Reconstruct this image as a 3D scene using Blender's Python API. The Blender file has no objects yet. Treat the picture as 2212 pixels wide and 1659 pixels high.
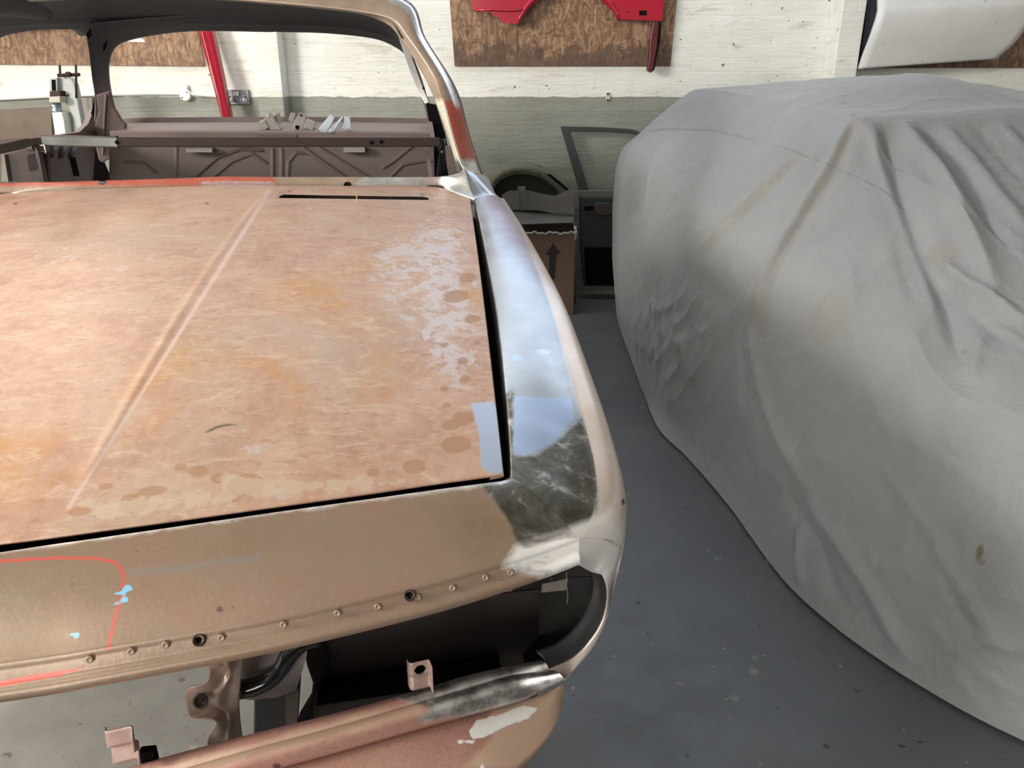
import bpy, bmesh, math, random
import numpy as np
from mathutils import Vector, Matrix, noise as mnoise
from mathutils.bvhtree import BVHTree

random.seed(7)
S = bpy.context.scene
COL = S.collection
# ------------------------------------------------------------------ camera
F_PX = 1661.0; PITCH = math.radians(21.0); CAM_Z = 1.25
cam = bpy.data.cameras.new('camera'); cam_o = bpy.data.objects.new('camera', cam); COL.objects.link(cam_o)
cam.sensor_fit = 'HORIZONTAL'; cam.sensor_width = 36.0; cam.lens = 36.0 * F_PX / 2212.0
cam.clip_start = 0.02; cam.clip_end = 100
cam_o.location = (0, 0, CAM_Z); cam_o.rotation_euler = (math.radians(90) - PITCH, 0, 0)
S.camera = cam_o
# ------------------------------------------------------------------ world, lights, exposure
S.view_settings.view_transform = 'Standard'; S.view_settings.look = 'None'
S.view_settings.gamma = 1.0; S.view_settings.use_curve_mapping = False
S.view_settings.exposure = 0.05
w = bpy.data.worlds.new('world'); S.world = w; w.use_nodes = True
w.node_tree.nodes['Background'].inputs[0].default_value = (0.75, 0.85, 1.0, 1)
w.node_tree.nodes['Background'].inputs[1].default_value = 1.0

def area(name, loc, target, sx, sy, power, col, spread=math.pi):
    l = bpy.data.lights.new(name, 'AREA'); l.shape = 'RECTANGLE'; l.size = sx; l.size_y = sy
    l.energy = power; l.color = col; l.spread = spread
    o = bpy.data.objects.new(name, l); COL.objects.link(o); o.location = loc
    o.rotation_euler = (Vector(target) - Vector(loc)).to_track_quat('-Z', 'Y').to_euler()
    return o
CEIL = 3.30
area('skylight_light', (0.0, 4.15, CEIL - .03), (0.0, 4.15, 0), 4.2, 1.0, 30, (0.80, 0.90, 1.0))
area('added_rear_light', (0.55, 4.84, 2.65), (0.55, 0, 2.0), 2.2, .8, 7, (0.55, 0.76, 1.0))  # unseen back window added for bluish reflections on wing and bonnet
area('side_window_light', (-5.08, -0.5, 2.45), (0.6, 2.0, 0.5), 2.0, 1.1, 500, (1.0, 0.96, 0.90))
area('doorway_light', (-2.2, -7.2, 1.55), (0.0, 3.0, 0.9), 3.2, 2.2, 290, (1.0, 0.97, 0.94))
area('tube_light', (-2.65, 3.7, CEIL - .12), (-2.65, 3.7, 0), 0.25, 1.8, 34, (1.0, 0.93, 0.82))
area('added_front_light', (-2.0, -1.5, CEIL - .12), (-1.6, 0.2, 0), 1.8, 0.25, 50, (1.0, 0.96, 0.90))  # unseen ceiling tube added to brighten nose, bonnet and floor

# ------------------------------------------------------------------ pixel rays (2212 x 1659) onto real surfaces
CP, SP = math.cos(PITCH), math.sin(PITCH)
CAMP = np.array([0, 0, CAM_Z])
def ray(x, y):
    u = (x - 1106) / F_PX; v = (y - 829.5) / F_PX
    return np.array([u, CP - v * SP, -(SP + v * CP)])
def PZ(x, y, Z): r = ray(x, y); return CAMP + (Z - CAM_Z) / r[2] * r
def PY(x, y, Y): r = ray(x, y); return CAMP + Y / r[1] * r
def proj(P):
    P = np.asarray(P, float); d = P - CAMP
    z = d[..., 1] * CP - d[..., 2] * SP
    return np.stack([1106 + F_PX * d[..., 0] / z, 829.5 + F_PX * (-d[..., 1] * SP - d[..., 2] * CP) / z], -1)
# car frame: a = to the right, l = backwards, z = up ; origin on the floor under the cowl centre
CO = np.array([-.847, 2.334, 0.0]); YAW = math.radians(8.0)
AX = np.array([math.cos(YAW), math.sin(YAW), 0]); LX = np.array([-math.sin(YAW), math.cos(YAW), 0])
def loc(P): d = np.asarray(P) - CO; return np.array([d @ AX, d @ LX, d[2]])
def wld(P): P = np.asarray(P, float); return CO + P[..., :1] * AX + P[..., 1:2] * LX + P[..., 2:3] * np.array([0, 0, 1.0])
def K(x, y, Z): return loc(PZ(x, y, Z))
def KP(x, y, n, c):
    r = ray(x, y); o = loc(CAMP); d = np.array([r @ AX, r @ LX, r[2]]); n = np.asarray(n, float)
    return o + (c - o @ n) / (d @ n) * d
def KA(x, y, a): return KP(x, y, (1, 0, 0), a)
def KL(x, y, l): return KP(x, y, (0, 1, 0), l)
def KW(x, y, off=0): return KP(x, y, (0, 1, -.65), -.65 + off)       # windscreen plane
def KR(x, y, off=0): return KP(x, y, (0, 1, 1.0), 2.25 + off)        # rear window plane
def KS(x, y, f):                                                      # a height field z = f(a,l)
    z = .8
    for _ in range(60):
        p = K(x, y, z); z = .5 * z + .5 * f(p[0], p[1])
    return K(x, y, z)

# ------------------------------------------------------------------ mesh helpers
def cr(pts, n, closed=False):
    P = np.array(pts, float); 
    if closed: P = np.vstack([P[-1:], P, P[:2]])
    else: P = np.vstack([2 * P[0] - P[1], P, 2 * P[-1] - P[-2]])
    d = np.sqrt(np.maximum(np.linalg.norm(np.diff(P, axis=0), axis=1), 1e-9)); t = np.concatenate([[0], np.cumsum(d)])
    T0, T1 = t[1], t[-2]; out = []
    for q in np.linspace(T0, T1, n, endpoint=not closed):
        i = int(min(max(np.searchsorted(t, q, side='right') - 1, 1), len(P) - 3))
        p0, p1, p2, p3 = P[i - 1:i + 3]; t0, t1, t2, t3 = t[i - 1:i + 3]
        a1 = (t1 - q) / (t1 - t0) * p0 + (q - t0) / (t1 - t0) * p1
        a2 = (t2 - q) / (t2 - t1) * p1 + (q - t1) / (t2 - t1) * p2
        a3 = (t3 - q) / (t3 - t2) * p2 + (q - t2) / (t3 - t2) * p3
        b1 = (t2 - q) / (t2 - t0) * a1 + (q - t0) / (t2 - t0) * a2
        b2 = (t3 - q) / (t3 - t1) * a2 + (q - t1) / (t3 - t1) * a3
        out.append((t2 - q) / (t2 - t1) * b1 + (q - t1) / (t2 - t1) * b2)
    return np.array(out)
def seg(pts, n, kind='cr'):
    """resample by control index so that neighbouring curves stay matched"""
    P = np.array(pts, float); m = len(P); out = []
    Pp = np.vstack([2 * P[0] - P[1], P, 2 * P[-1] - P[-2]])
    for q in np.linspace(0, m - 1, n):
        i = min(int(q), m - 2); f = q - i
        p0, p1, p2, p3 = Pp[i:i + 4]
        if kind == 'lin': out.append(p1 + (p2 - p1) * f); continue
        out.append(.5 * (2 * p1 + (p2 - p0) * f + (2 * p0 - 5 * p1 + 4 * p2 - p3) * f * f + (3 * p1 - p0 - 3 * p2 + p3) * f ** 3))
    return np.array(out)
class MB:
    def __init__(s): s.v = []; s.f = []
    def add(s, vs, fs):
        o = len(s.v); s.v += [tuple(map(float, q)) for q in vs]; s.f += [tuple(i + o for i in f) for f in fs]
    def grid(s, G, close_u=False, close_v=False, flip=False):
        G = np.asarray(G); R, C = G.shape[:2]; fs = []
        for i in range(R - (0 if close_u else 1)):
            for j in range(C - (0 if close_v else 1)):
                a, b, c, d = i * C + j, i * C + (j + 1) % C, ((i + 1) % R) * C + (j + 1) % C, ((i + 1) % R) * C + j
                fs.append((d, c, b, a) if flip else (a, b, c, d))
        s.add(G.reshape(-1, 3), fs)
    def box(s, c, h, R=None):
        vs = []
        for x in (-1, 1):
            for y in (-1, 1):
                for z in (-1, 1): vs.append(np.array([x, y, z]) * h)
        vs = np.array(vs)
        if R is not None: vs = vs @ np.array(R).T
        s.add(vs + np.array(c), [(0, 1, 3, 2), (4, 6, 7, 5), (0, 4, 5, 1), (2, 3, 7, 6), (0, 2, 6, 4), (1, 5, 7, 3)])
    def prism(s, pts, vec):
        P = np.array(pts, float); n = len(P); v = np.array(vec, float)
        s.add(np.vstack([P, P + v]), [tuple(range(n - 1, -1, -1)), tuple(range(n, 2 * n))] + [(i, (i + 1) % n, n + (i + 1) % n, n + i) for i in range(n)])
    def tube(s, path, r, n=8, caps=True):
        P = np.array(path, float); G = []
        for i in range(len(P)):
            t = P[min(i + 1, len(P) - 1)] - P[max(i - 1, 0)]; t /= max(np.linalg.norm(t), 1e-9)
            u = np.cross(t, [0, 0, 1.0]) if abs(t[2]) < .95 else np.cross(t, [1.0, 0, 0]); u /= np.linalg.norm(u); v = np.cross(u, t)
            rr = r[i] if hasattr(r, '__len__') else r
            G.append([P[i] + rr * (math.cos(q) * u + math.sin(q) * v) for q in np.arange(n) * 2 * math.pi / n])
        o = len(s.v); s.grid(G, close_v=True)
        if caps: s.f.append(tuple(o + k for k in range(n))); s.f.append(tuple(o + (len(P) - 1) * n + k for k in range(n - 1, -1, -1)))
    def lathe(s, c, prof, axis=(0, 0, 1), n=24):
        ax = Vector(axis).normalized(); R = np.array(Vector((0, 0, 1)).rotation_difference(ax).to_matrix()); G = []
        for r, h in prof: G.append([R @ np.array([r * math.cos(q), r * math.sin(q), h]) + np.array(c) for q in np.arange(n) * 2 * math.pi / n])
        o = len(s.v); s.grid(G, close_v=True)
        s.f.append(tuple(o + k for k in range(n - 1, -1, -1))); s.f.append(tuple(o + (len(prof) - 1) * n + k for k in range(n)))
    def build(s, name, mat, parent=None, smooth=False, solid=0, bevel=0, attrs=None, offset=-1, tri=False):
        me = bpy.data.meshes.new(name); me.from_pydata(s.v, [], s.f); me.validate(); me.update()
        bm = bmesh.new(); bm.from_mesh(me); bmesh.ops.recalc_face_normals(bm, faces=bm.faces)
        if tri: bmesh.ops.triangulate(bm, faces=[f for f in bm.faces if len(f.verts) > 4])
        bm.to_mesh(me); bm.free()
        if attrs:
            for k, v in attrs.items():
                at = me.attributes.new(k, 'FLOAT', 'POINT'); at.data.foreach_set('value', np.asarray(v, np.float32))
        if smooth: me.polygons.foreach_set('use_smooth', [True] * len(me.polygons))
        for m in (mat if isinstance(mat, (list, tuple)) else [mat]): me.materials.append(m)
        o = bpy.data.objects.new(name, me); COL.objects.link(o)
        if parent is not None: o.parent = parent
        if bevel:
            b = o.modifiers.new('b', 'BEVEL'); b.width = bevel; b.segments = 2; b.limit_method = 'ANGLE'
        if solid:
            sm = o.modifiers.new('s', 'SOLIDIFY'); sm.thickness = solid; sm.offset = offset
        return o
def tag(o, label=None, cat=None, group=None, kind=None):
    for k, v in (('label', label), ('category', cat), ('group', group), ('kind', kind)):
        if v: o[k] = v
    return o
def empty(name, lc, label, cat, rz=0, group=None):
    o = bpy.data.objects.new(name, None); COL.objects.link(o); o.location = lc; o.rotation_euler = (0, 0, rz); o.empty_display_size = .1
    return tag(o, label, cat, group)

# signed distance marks, in pixels of the photograph, stored on vertices
def sd_poly(Q, poly):
    P = np.array(poly, float); n = len(P); d = np.full(len(Q), 1e9); ins = np.zeros(len(Q), bool)
    for i in range(n):
        a, b = P[i], P[(i + 1) % n]; ab = b - a; t = np.clip(((Q - a) @ ab) / max(ab @ ab, 1e-9), 0, 1)
        d = np.minimum(d, np.linalg.norm(Q - (a + t[:, None] * ab), axis=1))
        c = ((a[1] > Q[:, 1]) != (b[1] > Q[:, 1])) & (Q[:, 0] < (b[0] - a[0]) * (Q[:, 1] - a[1]) / (b[1] - a[1] + 1e-12) + a[0]); ins ^= c
    return np.where(ins, d, -d)
def sd_line(Q, pts, w):
    P = np.array(pts, float); d = np.full(len(Q), 1e9)
    for a, b in zip(P[:-1], P[1:]):
        ab = b - a; t = np.clip(((Q - a) @ ab) / max(ab @ ab, 1e-9), 0, 1); d = np.minimum(d, np.linalg.norm(Q - (a + t[:, None] * ab), axis=1))
    return w - d
def sd_ell(Q, c, rx, ry, ang=0):
    q = Q - np.array(c); ca, sa = math.cos(ang), math.sin(ang); x = q[:, 0] * ca + q[:, 1] * sa; y = -q[:, 0] * sa + q[:, 1] * ca
    return (1 - np.sqrt((x / rx) ** 2 + (y / ry) ** 2)) * min(rx, ry)
def marks(Q, *ds): return np.clip(np.max(np.stack(ds), 0), -40, 40)

# ------------------------------------------------------------------ materials
class NT:
    def __init__(s, name, rough=.6, metal=0, base=(.5, .5, .5), spec=.5):
        s.m = bpy.data.materials.new(name); s.m.use_nodes = True; s.t = s.m.node_tree; s.b = s.t.nodes['Principled BSDF']
        s.b.inputs['Roughness'].default_value = rough; s.b.inputs['Metallic'].default_value = metal; s.b.inputs['Base Color'].default_value = (*base, 1)
        s.b.inputs['Specular IOR Level'].default_value = spec
        s.co = s.t.nodes.new('ShaderNodeTexCoord').outputs['Object']
    def lk(s, a, b): s.t.links.new(a, b)
    def sock(s, v, i):
        if isinstance(v, bpy.types.NodeSocket): s.lk(v, i)
        elif isinstance(v, (tuple, list)) and len(v) == 3 and len(i.default_value) == 4: i.default_value = (*v, 1)
        else: i.default_value = v
    def noise(s, scale, detail=4, rough=.55, stretch=None, dist=0, col=False, rot=None):
        n = s.t.nodes.new('ShaderNodeTexNoise'); n.inputs['Scale'].default_value = scale; n.inputs['Detail'].default_value = detail
        n.inputs['Roughness'].default_value = rough; n.inputs['Distortion'].default_value = dist; c = s.co
        if stretch or rot:
            mp = s.t.nodes.new('ShaderNodeMapping'); mp.inputs['Scale'].default_value = stretch or (1, 1, 1); mp.inputs['Rotation'].default_value = rot or (0, 0, 0); s.lk(c, mp.inputs[0]); c = mp.outputs[0]
        s.lk(c, n.inputs['Vector']); return n.outputs['Color' if col else 'Fac']
    def voro(s, scale, stretch=None, out='Distance', feature='F1', rnd=1.0):
        n = s.t.nodes.new('ShaderNodeTexVoronoi'); n.inputs['Scale'].default_value = scale; n.feature = feature; n.inputs['Randomness'].default_value = rnd; c = s.co
        if stretch: mp = s.t.nodes.new('ShaderNodeMapping'); mp.inputs['Scale'].default_value = stretch; s.lk(c, mp.inputs[0]); c = mp.outputs[0]
        s.lk(c, n.inputs['Vector']); return n.outputs[out]
    def ramp(s, f, stops):
        n = s.t.nodes.new('ShaderNodeValToRGB'); e = n.color_ramp.elements
        while len(e) < len(stops): e.new(.5)
        for q, (p, c) in zip(e, stops): q.position = p; q.color = (*c, 1) if isinstance(c, (tuple, list)) else (c, c, c, 1)
        s.lk(f, n.inputs[0]); return n.outputs[0]
    def rng(s, f, a, b, c=0., d=1.):
        n = s.t.nodes.new('ShaderNodeMapRange'); s.sock(f, n.inputs[0])
        for i, v in enumerate((a, b, c, d)): n.inputs[i + 1].default_value = v
        return n.outputs[0]
    def mix(s, f, a, b, mode='MIX'):
        n = s.t.nodes.new('ShaderNodeMix'); n.data_type = 'RGBA'; n.blend_type = mode; s.sock(f, n.inputs[0]); s.sock(a, n.inputs[6]); s.sock(b, n.inputs[7]); return n.outputs[2]
    def math(s, op, a, b=0.):
        n = s.t.nodes.new('ShaderNodeMath'); n.operation = op; s.sock(a, n.inputs[0]); s.sock(b, n.inputs[1]); return n.outputs[0]
    def attr(s, name):
        n = s.t.nodes.new('ShaderNodeAttribute'); n.attribute_name = name; return n.outputs['Fac']
    def mask(s, name, jag=0., scale=60, soft=1.5, nz=None):
        a = s.attr(name)
        if jag: a = s.math('ADD', a, s.math('MULTIPLY', s.math('SUBTRACT', nz if nz is not None else s.noise(scale, 5, .65), .5), jag * 2))
        return s.rng(a, -soft, soft)
    def sep(s):
        n = s.t.nodes.new('ShaderNodeSeparateXYZ'); s.lk(s.co, n.inputs[0]); return n.outputs
    def bump(s, h, strength=.3, dist=.01, prev=None):
        n = s.t.nodes.new('ShaderNodeBump'); n.inputs['Strength'].default_value = strength; n.inputs['Distance'].default_value = dist; s.lk(h, n.inputs['Height'])
        if prev is not None: s.lk(prev, n.inputs['Normal'])
        s.lk(n.outputs[0], s.b.inputs['Normal']); return n.outputs[0]
    def set(s, **k):
        for n, v in k.items(): s.sock(v, s.b.inputs[{'col': 'Base Color', 'rough': 'Roughness', 'metal': 'Metallic', 'alpha': 'Alpha', 'coat': 'Coat Weight'}[n]])
        return s
def plain(name, base, rough=.6, metal=0, var=.12, scale=25, spec=.5):
    n = NT(name, rough, metal, base, spec)
    f = n.noise(scale, 5, .6)
    n.set(col=n.mix(f, tuple(c * (1 - var) for c in base), tuple(min(1, c * (1 + var)) for c in base)), rough=n.rng(f, .3, .7, max(.03, rough - .06), min(1, rough + .06)))
    return n.m

# --- bonnet : chemically stripped steel with flash rust
n = NT('flash_rust_steel', .42, .35)
f1 = n.noise(2.2, 6, .6); f2 = n.noise(9, 8, .7); f3 = n.noise(70, 4, .6, stretch=(1, .35, 1)); f4 = n.noise(3.1, 7, .65, stretch=(1.2, .8, 1), dist=.6)
c = n.ramp(f2, [(.30, (.37, .195, .130)), (.5, (.48, .29, .205)), (.7, (.55, .37, .275))])
c = n.mix(n.math('MULTIPLY', n.rng(f4, .47, .62), n.rng(n.attr('m_orange'), -40, 25)), c, (.50, .245, .085))
c = n.mix(n.math('MULTIPLY', n.rng(f1, .52, .66), .55), c, (.40, .31, .24))
fs = n.noise(26, 8, .75, stretch=(.6, 1.3, 1), dist=.9); fl = n.noise(60, 6, .75, stretch=(.6, 1.2, 1), dist=.4)
c = n.mix(n.math('MULTIPLY', n.rng(fs, .52, .64), .5), c, (.64, .48, .37))
c = n.mix(n.math('MULTIPLY', n.rng(fl, .55, .64), .45), c, (.31, .155, .095))
c = n.mix(n.math('MULTIPLY', n.rng(f3, .45, .75), .30), c, (.55, .42, .33))
edge = n.noise(24, 10, .75, stretch=(1, .8, 1), dist=.5)
etch = n.rng(n.math('ADD', edge, n.math('MULTIPLY', n.attr('m_etch'), .0026)), .555, .62)
c = n.mix(n.math('MULTIPLY', etch, .7), c, (.58, .52, .52))
spots = n.mask('m_spot', 3, 40, 1.5)
c = n.mix(n.math('MULTIPLY', spots, .7), c, (.37, .195, .105))
clean = n.rng(n.math('ADD', n.noise(34, 8, .7), n.math('MULTIPLY', n.attr('m_clean'), .012)), .57, .63)
c = n.mix(n.math('MULTIPLY', clean, .6), c, (.54, .43, .32))
bare = n.mask('m_bare', 3, 60, 1.5)
c = n.mix(bare, c, (.52, .56, .66))
c = n.mix(n.mask('m_dark', 1.5, 90, 1.2), c, (.13, .09, .06))
c = n.mix(n.math('MULTIPLY', n.mask('m_crease', 1, 90, 3), .55), c, (.72, .55, .52))
n.set(col=c, metal=n.rng(n.math('MAXIMUM', bare, n.math('MULTIPLY', etch, .3)), 0, 1, .22, .9), rough=n.rng(n.math('ADD', n.math('MULTIPLY', f2, .35), n.math('MULTIPLY', spots, .2)), .05, .4, .38, .56), alpha=n.rng(n.attr('m_hole'), -.3, .3, 1, 0))
n.bump(n.math('ADD', f3, n.math('MULTIPLY', f2, .5)), .10, .002)
M_HOOD = n.m
# --- nose panel : duller tan steel
n = NT('tan_steel', .38, .45)
f1 = n.noise(4, 6, .6); f2 = n.noise(14, 8, .7, stretch=(.6, 1.4, 1)); f3 = n.noise(160, 3, .6)
c = n.ramp(f1, [(.35, (.24, .165, .108)), (.5, (.285, .198, .138)), (.65, (.31, .19, .138))])
c = n.mix(n.math('MULTIPLY', n.rng(f2, .5, .7), .4), c, (.24, .215, .165))
c = n.mix(n.math('MULTIPLY', n.rng(f3, .55, .75), .25), c, (.42, .34, .26))
dk = n.mask('m_ground', 14, 28, 4)
blotch = n.ramp(n.noise(24, 6, .7, dist=.5), [(.38, (.13, .125, .105)), (.55, (.22, .21, .185)), (.66, (.70, .68, .64))])
c = n.mix(dk, c, blotch)
br = n.mask('m_bare', 12, 34, 10)
c = n.mix(br, c, n.ramp(n.noise(38, 6, .7, stretch=(.5, 1.6, 1), dist=.6), [(.36, (.50, .46, .47)), (.52, (.95, .92, .90))]))  # polished patch whitened, its blown highlight and streaks put into the colour
c = n.mix(n.math('MULTIPLY', n.mask('m_grey', 6, 30, 6), .5), c, (.24, .25, .24))
c = n.mix(n.math('MULTIPLY', n.mask('m_red', 1.2, 120, 1.5), .8), c, (.70, .10, .08))
c = n.mix(n.mask('m_blue', 5, 150, 1.), c, (.25, .58, .80))
c = n.mix(n.math('MULTIPLY', n.mask('m_dark', 1, 120, 1.2), .8), c, (.10, .07, .05))
n.set(col=c, metal=n.rng(n.math('MAXIMUM', n.math('MULTIPLY', br, .3), dk), 0, 1, .35, .95), rough=n.rng(f2, .3, .7, .28, .42), alpha=n.rng(n.attr('m_hole'), -.3, .3, 1, 0))
n.bump(n.math('ADD', f3, f2), .08, .002)
M_NOSE = n.m
# --- wing: ground bare metal on top, pink etched side
n = NT('bare_wing_steel', .32, .95)
f1 = n.noise(5, 6, .65); f2 = n.noise(150, 3, .6, stretch=(1, .12, 1)); f3 = n.noise(28, 6, .7)
c = n.ramp(f1, [(.35, (.40, .42, .45)), (.6, (.52, .54, .58))])
side = n.mask('m_side', 2, 50, 6)
c = n.mix(side, c, n.ramp(f1, [(.4, (.66, .54, .48)), (.6, (.74, .65, .60))]))
dk = n.mask('m_ground', 14, 26, 4)
blotch = n.ramp(n.noise(24, 6, .7, dist=.5), [(.38, (.13, .125, .105)), (.55, (.22, .21, .185)), (.68, (.66, .64, .60))])
c = n.mix(dk, c, blotch)
c = n.mix(n.mask('m_blue', 4, 40, 2), c, (.50, .59, .78))
c = n.mix(n.mask('m_tan', 10, 30, 6), c, (.43, .29, .20))
c = n.mix(n.mask('m_redp', 3, 60, 3), c, (.46, .075, .045))
c = n.mix(n.mask('m_dark', 1, 100, 1.2), c, (.03, .03, .03))
c = n.mix(n.rng(n.attr('m_bright'), -25, 15), c, (.92, .87, .85))  # polished corner, front highlight painted in as pale colour
geo = n.t.nodes.new('ShaderNodeNewGeometry').outputs['Backfacing']; c = n.mix(geo, c, (.010, .009, .009))
n.set(col=c, metal=n.rng(n.math('MAXIMUM', n.math('MAXIMUM', n.math('MAXIMUM', n.math('MULTIPLY', side, .75), n.rng(n.attr('m_bright'), -25, 15)), geo), n.mask('m_redp', 3, 60, 3)), 0, 1, .92, .25), rough=n.rng(n.math('ADD', n.math('MULTIPLY', f1, .5), n.math('MULTIPLY', f3, .5)), .3, .7, .25, .40))
n.bump(n.math('ADD', f2, n.math('MULTIPLY', f3, .6)), .05, .002)
M_WING = n.m
# --- cowl / pillar : red primer, brown steel, polished metal (by marks)
n = NT('cowl_steel', .35, .3)
f1 = n.noise(8, 6, .6); f2 = n.noise(60, 4, .6)
c = n.ramp(f1, [(.35, (.27, .20, .15)), (.65, (.355, .27, .205))])
red = n.mask('m_redp', 5, 50, 4); met = n.mask('m_bare', 8, 40, 6)
c = n.mix(red, c, n.ramp(f1, [(.3, (.36, .075, .048)), (.7, (.44, .125, .085))]))
c = n.mix(met, c, (.72, .71, .70))
c = n.mix(n.math('MULTIPLY', n.mask('m_cream', 5, 80, 5), .9), c, (.66, .62, .50))
c = n.mix(n.mask('m_dark', 1, 100, 1.5), c, (.05, .025, .02))
n.set(col=c, metal=n.rng(met, 0, 1, .2, .95), rough=n.rng(f2, .3, .7, .24, .38), alpha=n.rng(n.attr('m_hole'), -.3, .3, 1, 0))
M_COWL = n.m
# --- lower lip / valance: pink etched primer with ground bright patches
n = NT('pink_etched_steel', .5, .25)
f1 = n.noise(6, 6, .6); f2 = n.noise(220, 3, .7); f3 = n.noise(30, 6, .7)
c = n.ramp(f1, [(.35, (.37, .18, .145)), (.65, (.43, .245, .19))])
c = n.mix(n.math('MULTIPLY', n.rng(f2, .5, .72), .45), c, (.22, .09, .075))
c = n.mix(n.math('MULTIPLY', n.mask('m_tan', 14, 20, 8), .7), c, (.58, .42, .30))
met = n.mask('m_bare', 8, 30, 5)
c = n.mix(met, c, n.ramp(f3, [(.4, (.34, .32, .31)), (.6, (.74, .72, .70))]))
c = n.mix(n.mask('m_white', 6, 70, 1.5), c, (.86, .84, .82))
c = n.mix(n.mask('m_dark', 1, 100, 2), c, (.09, .05, .04))
n.set(col=c, metal=n.rng(met, 0, 1, .15, .95), rough=n.rng(f3, .3, .7, .36, .5))
n.bump(f2, .15, .001)
M_PINK = n.m
M_INNER = plain('brown_primer', (.105, .077, .068), .6, 0, .18, 12)
M_INNER2 = plain('mauve_primer', (.20, .148, .138), .55, 0, .2, 9)
M_DARKGREY = plain('dark_grey_primer', (.05, .05, .055), .6, 0, .15, 14)
M_BLACKSHADE = plain('black_and_shade', (.006, .0055, .0055), .9, 0, .2, 10, .05)  # flat black puts shade into gaps and holes; black parts share it
M_BLACKGLOSS = plain('wet_black_paint', (.008, .008, .01), .12, 0, .1, 30)
M_LAMPGREY = plain('lamp_rim_grey', (.055, .055, .055), .42, .2, .15, 20)
M_BARDARK = plain('rusty_bar', (.035, .021, .018), .62, .1, .3, 30, .25)
M_CHROME = plain('bright_steel', (.34, .335, .30), .20, 1, .08, 40)
M_SEAL = plain('alloy_strip', (.20, .19, .185), .45, .6, .12, 60)
M_SANDY = plain('sandy_steel', (.36, .29, .21), .5, .3, .2, 120)
M_BRACKET = plain('dusty_zinc', (.29, .262, .235), .55, .35, .18, 60)
M_GALV = plain('galvanised_steel', (.36, .385, .42), .33, .85, .12, 50)
M_WELD = plain('weld_nugget', (.26, .185, .13), .5, .3, .2, 60)
M_PLATE = plain('copper_etched_steel', (.50, .375, .32), .36, .65, .2, 20)
M_BLACKIN = plain('engine_bay_black', (.006, .006, .006), .8, 0, .1, 10)
M_GREYP = plain('machine_grey', (.36, .38, .37), .45, 0, .08, 20)
M_WHITEP = plain('machine_white', (.66, .68, .62), .45, 0, .06, 20)
# ================================================================== THE CAR
car = empty('car_body_shell', tuple(CO), 'bare stripped coupe body shell with rust-tanned bonnet and empty lamp openings', 'car', YAW)

def mirror(o, name=None):
    """the matching panel on the car's other side"""
    me = o.data.copy(); n = len(me.vertices); co = np.empty(n * 3, np.float32); me.vertices.foreach_get('co', co); co = co.reshape(-1, 3); co[:, 0] *= -1
    me.vertices.foreach_set('co', co.ravel()); me.flip_normals(); me.update()
    m = bpy.data.objects.new(name or o.name, me); COL.objects.link(m); m.parent = o.parent
    for md in o.modifiers:
        q = m.modifiers.new(md.name, md.type)
        for k in ('thickness', 'offset', 'width', 'segments', 'limit_method'):
            if hasattr(md, k): setattr(q, k, getattr(md, k))
    return m

# ---- bonnet -------------------------------------------------------
L0, L1 = -1.55, -.06
def top_z(a, l):
    s = (l - L0) / (L1 - L0)
    return .735 + .255 * s + .035 * 4 * s * (1 - s) * (1 if 0 < s < 1 else 0) - (.030 + .008 * s) * (a / .68) ** 2
hood_front = [KS(*q, top_z) for q in [(0, 1174), (200, 1147), (400, 1120), (600, 1092), (800, 1064), (950, 1042), (1040, 1030), (1088, 1023)]]
hood_front = [np.array([-.0, hood_front[0][1] - .0005, 0])] + hood_front[1:]
hood_right = [KS(*q, top_z) for q in [(1088, 1023), (1087, 960), (1083, 890), (1072, 770), (1057, 645), (1041, 550), (1027, 480), (1015, 430)]]
rear_c = [KS(*q, top_z) for q in [(486, 401), (600, 401), (750, 402), (880, 403), (948, 405), (985, 417), (1015, 430)]]
NU, NVv = 181, 221
fr = cr(hood_front, NU); rt = cr(hood_right, NVv); rc = cr(rear_c, NU)
rc[:, 0] -= (rc[0, 0]) * np.linspace(1, 0, NU)
G = np.zeros((NVv, NU, 3))
for j in range(NVv):
    s = j / (NVv - 1)
    aR = rt[j][0]
    for i in range(NU):
        u = i / (NU - 1)
        lf = np.interp(u, np.linspace(0, 1, NU), fr[:, 1]) ; lr = rc[i][1]
        srel = (rt[j][1] - rt[0][1]) / (rt[-1][1] - rt[0][1])
        a = (fr[i][0] * (1 - srel) + rc[i][0] * srel); l = lf * (1 - srel) + lr * srel
        G[j, i] = (a, l, top_z(a, l))
# crease: from (578,415) to (150,1095) in the photograph
cA, cB = KS(582, 412, top_z), KS(148, 1098, top_z)
full = np.concatenate([G[:, :0:-1] * np.array([-1, 1, 1]), G], axis=1)
d = cB - cA; d2 = d[:2] / np.linalg.norm(d[:2]); nrm = np.array([-d2[1], d2[0]])
for sgn in (1,):
    P2 = full[..., :2] * np.array([sgn, 1]) - cA[:2]; al = P2 @ d2; ac = P2 @ nrm; LL = np.linalg.norm(d[:2])
    wgt = np.clip(al / .04, 0, 1) * np.clip((LL - al) / .10, 0, 1)
    full[..., 2] += .0014 * np.exp(-(ac / .008) ** 2) * wgt
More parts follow.
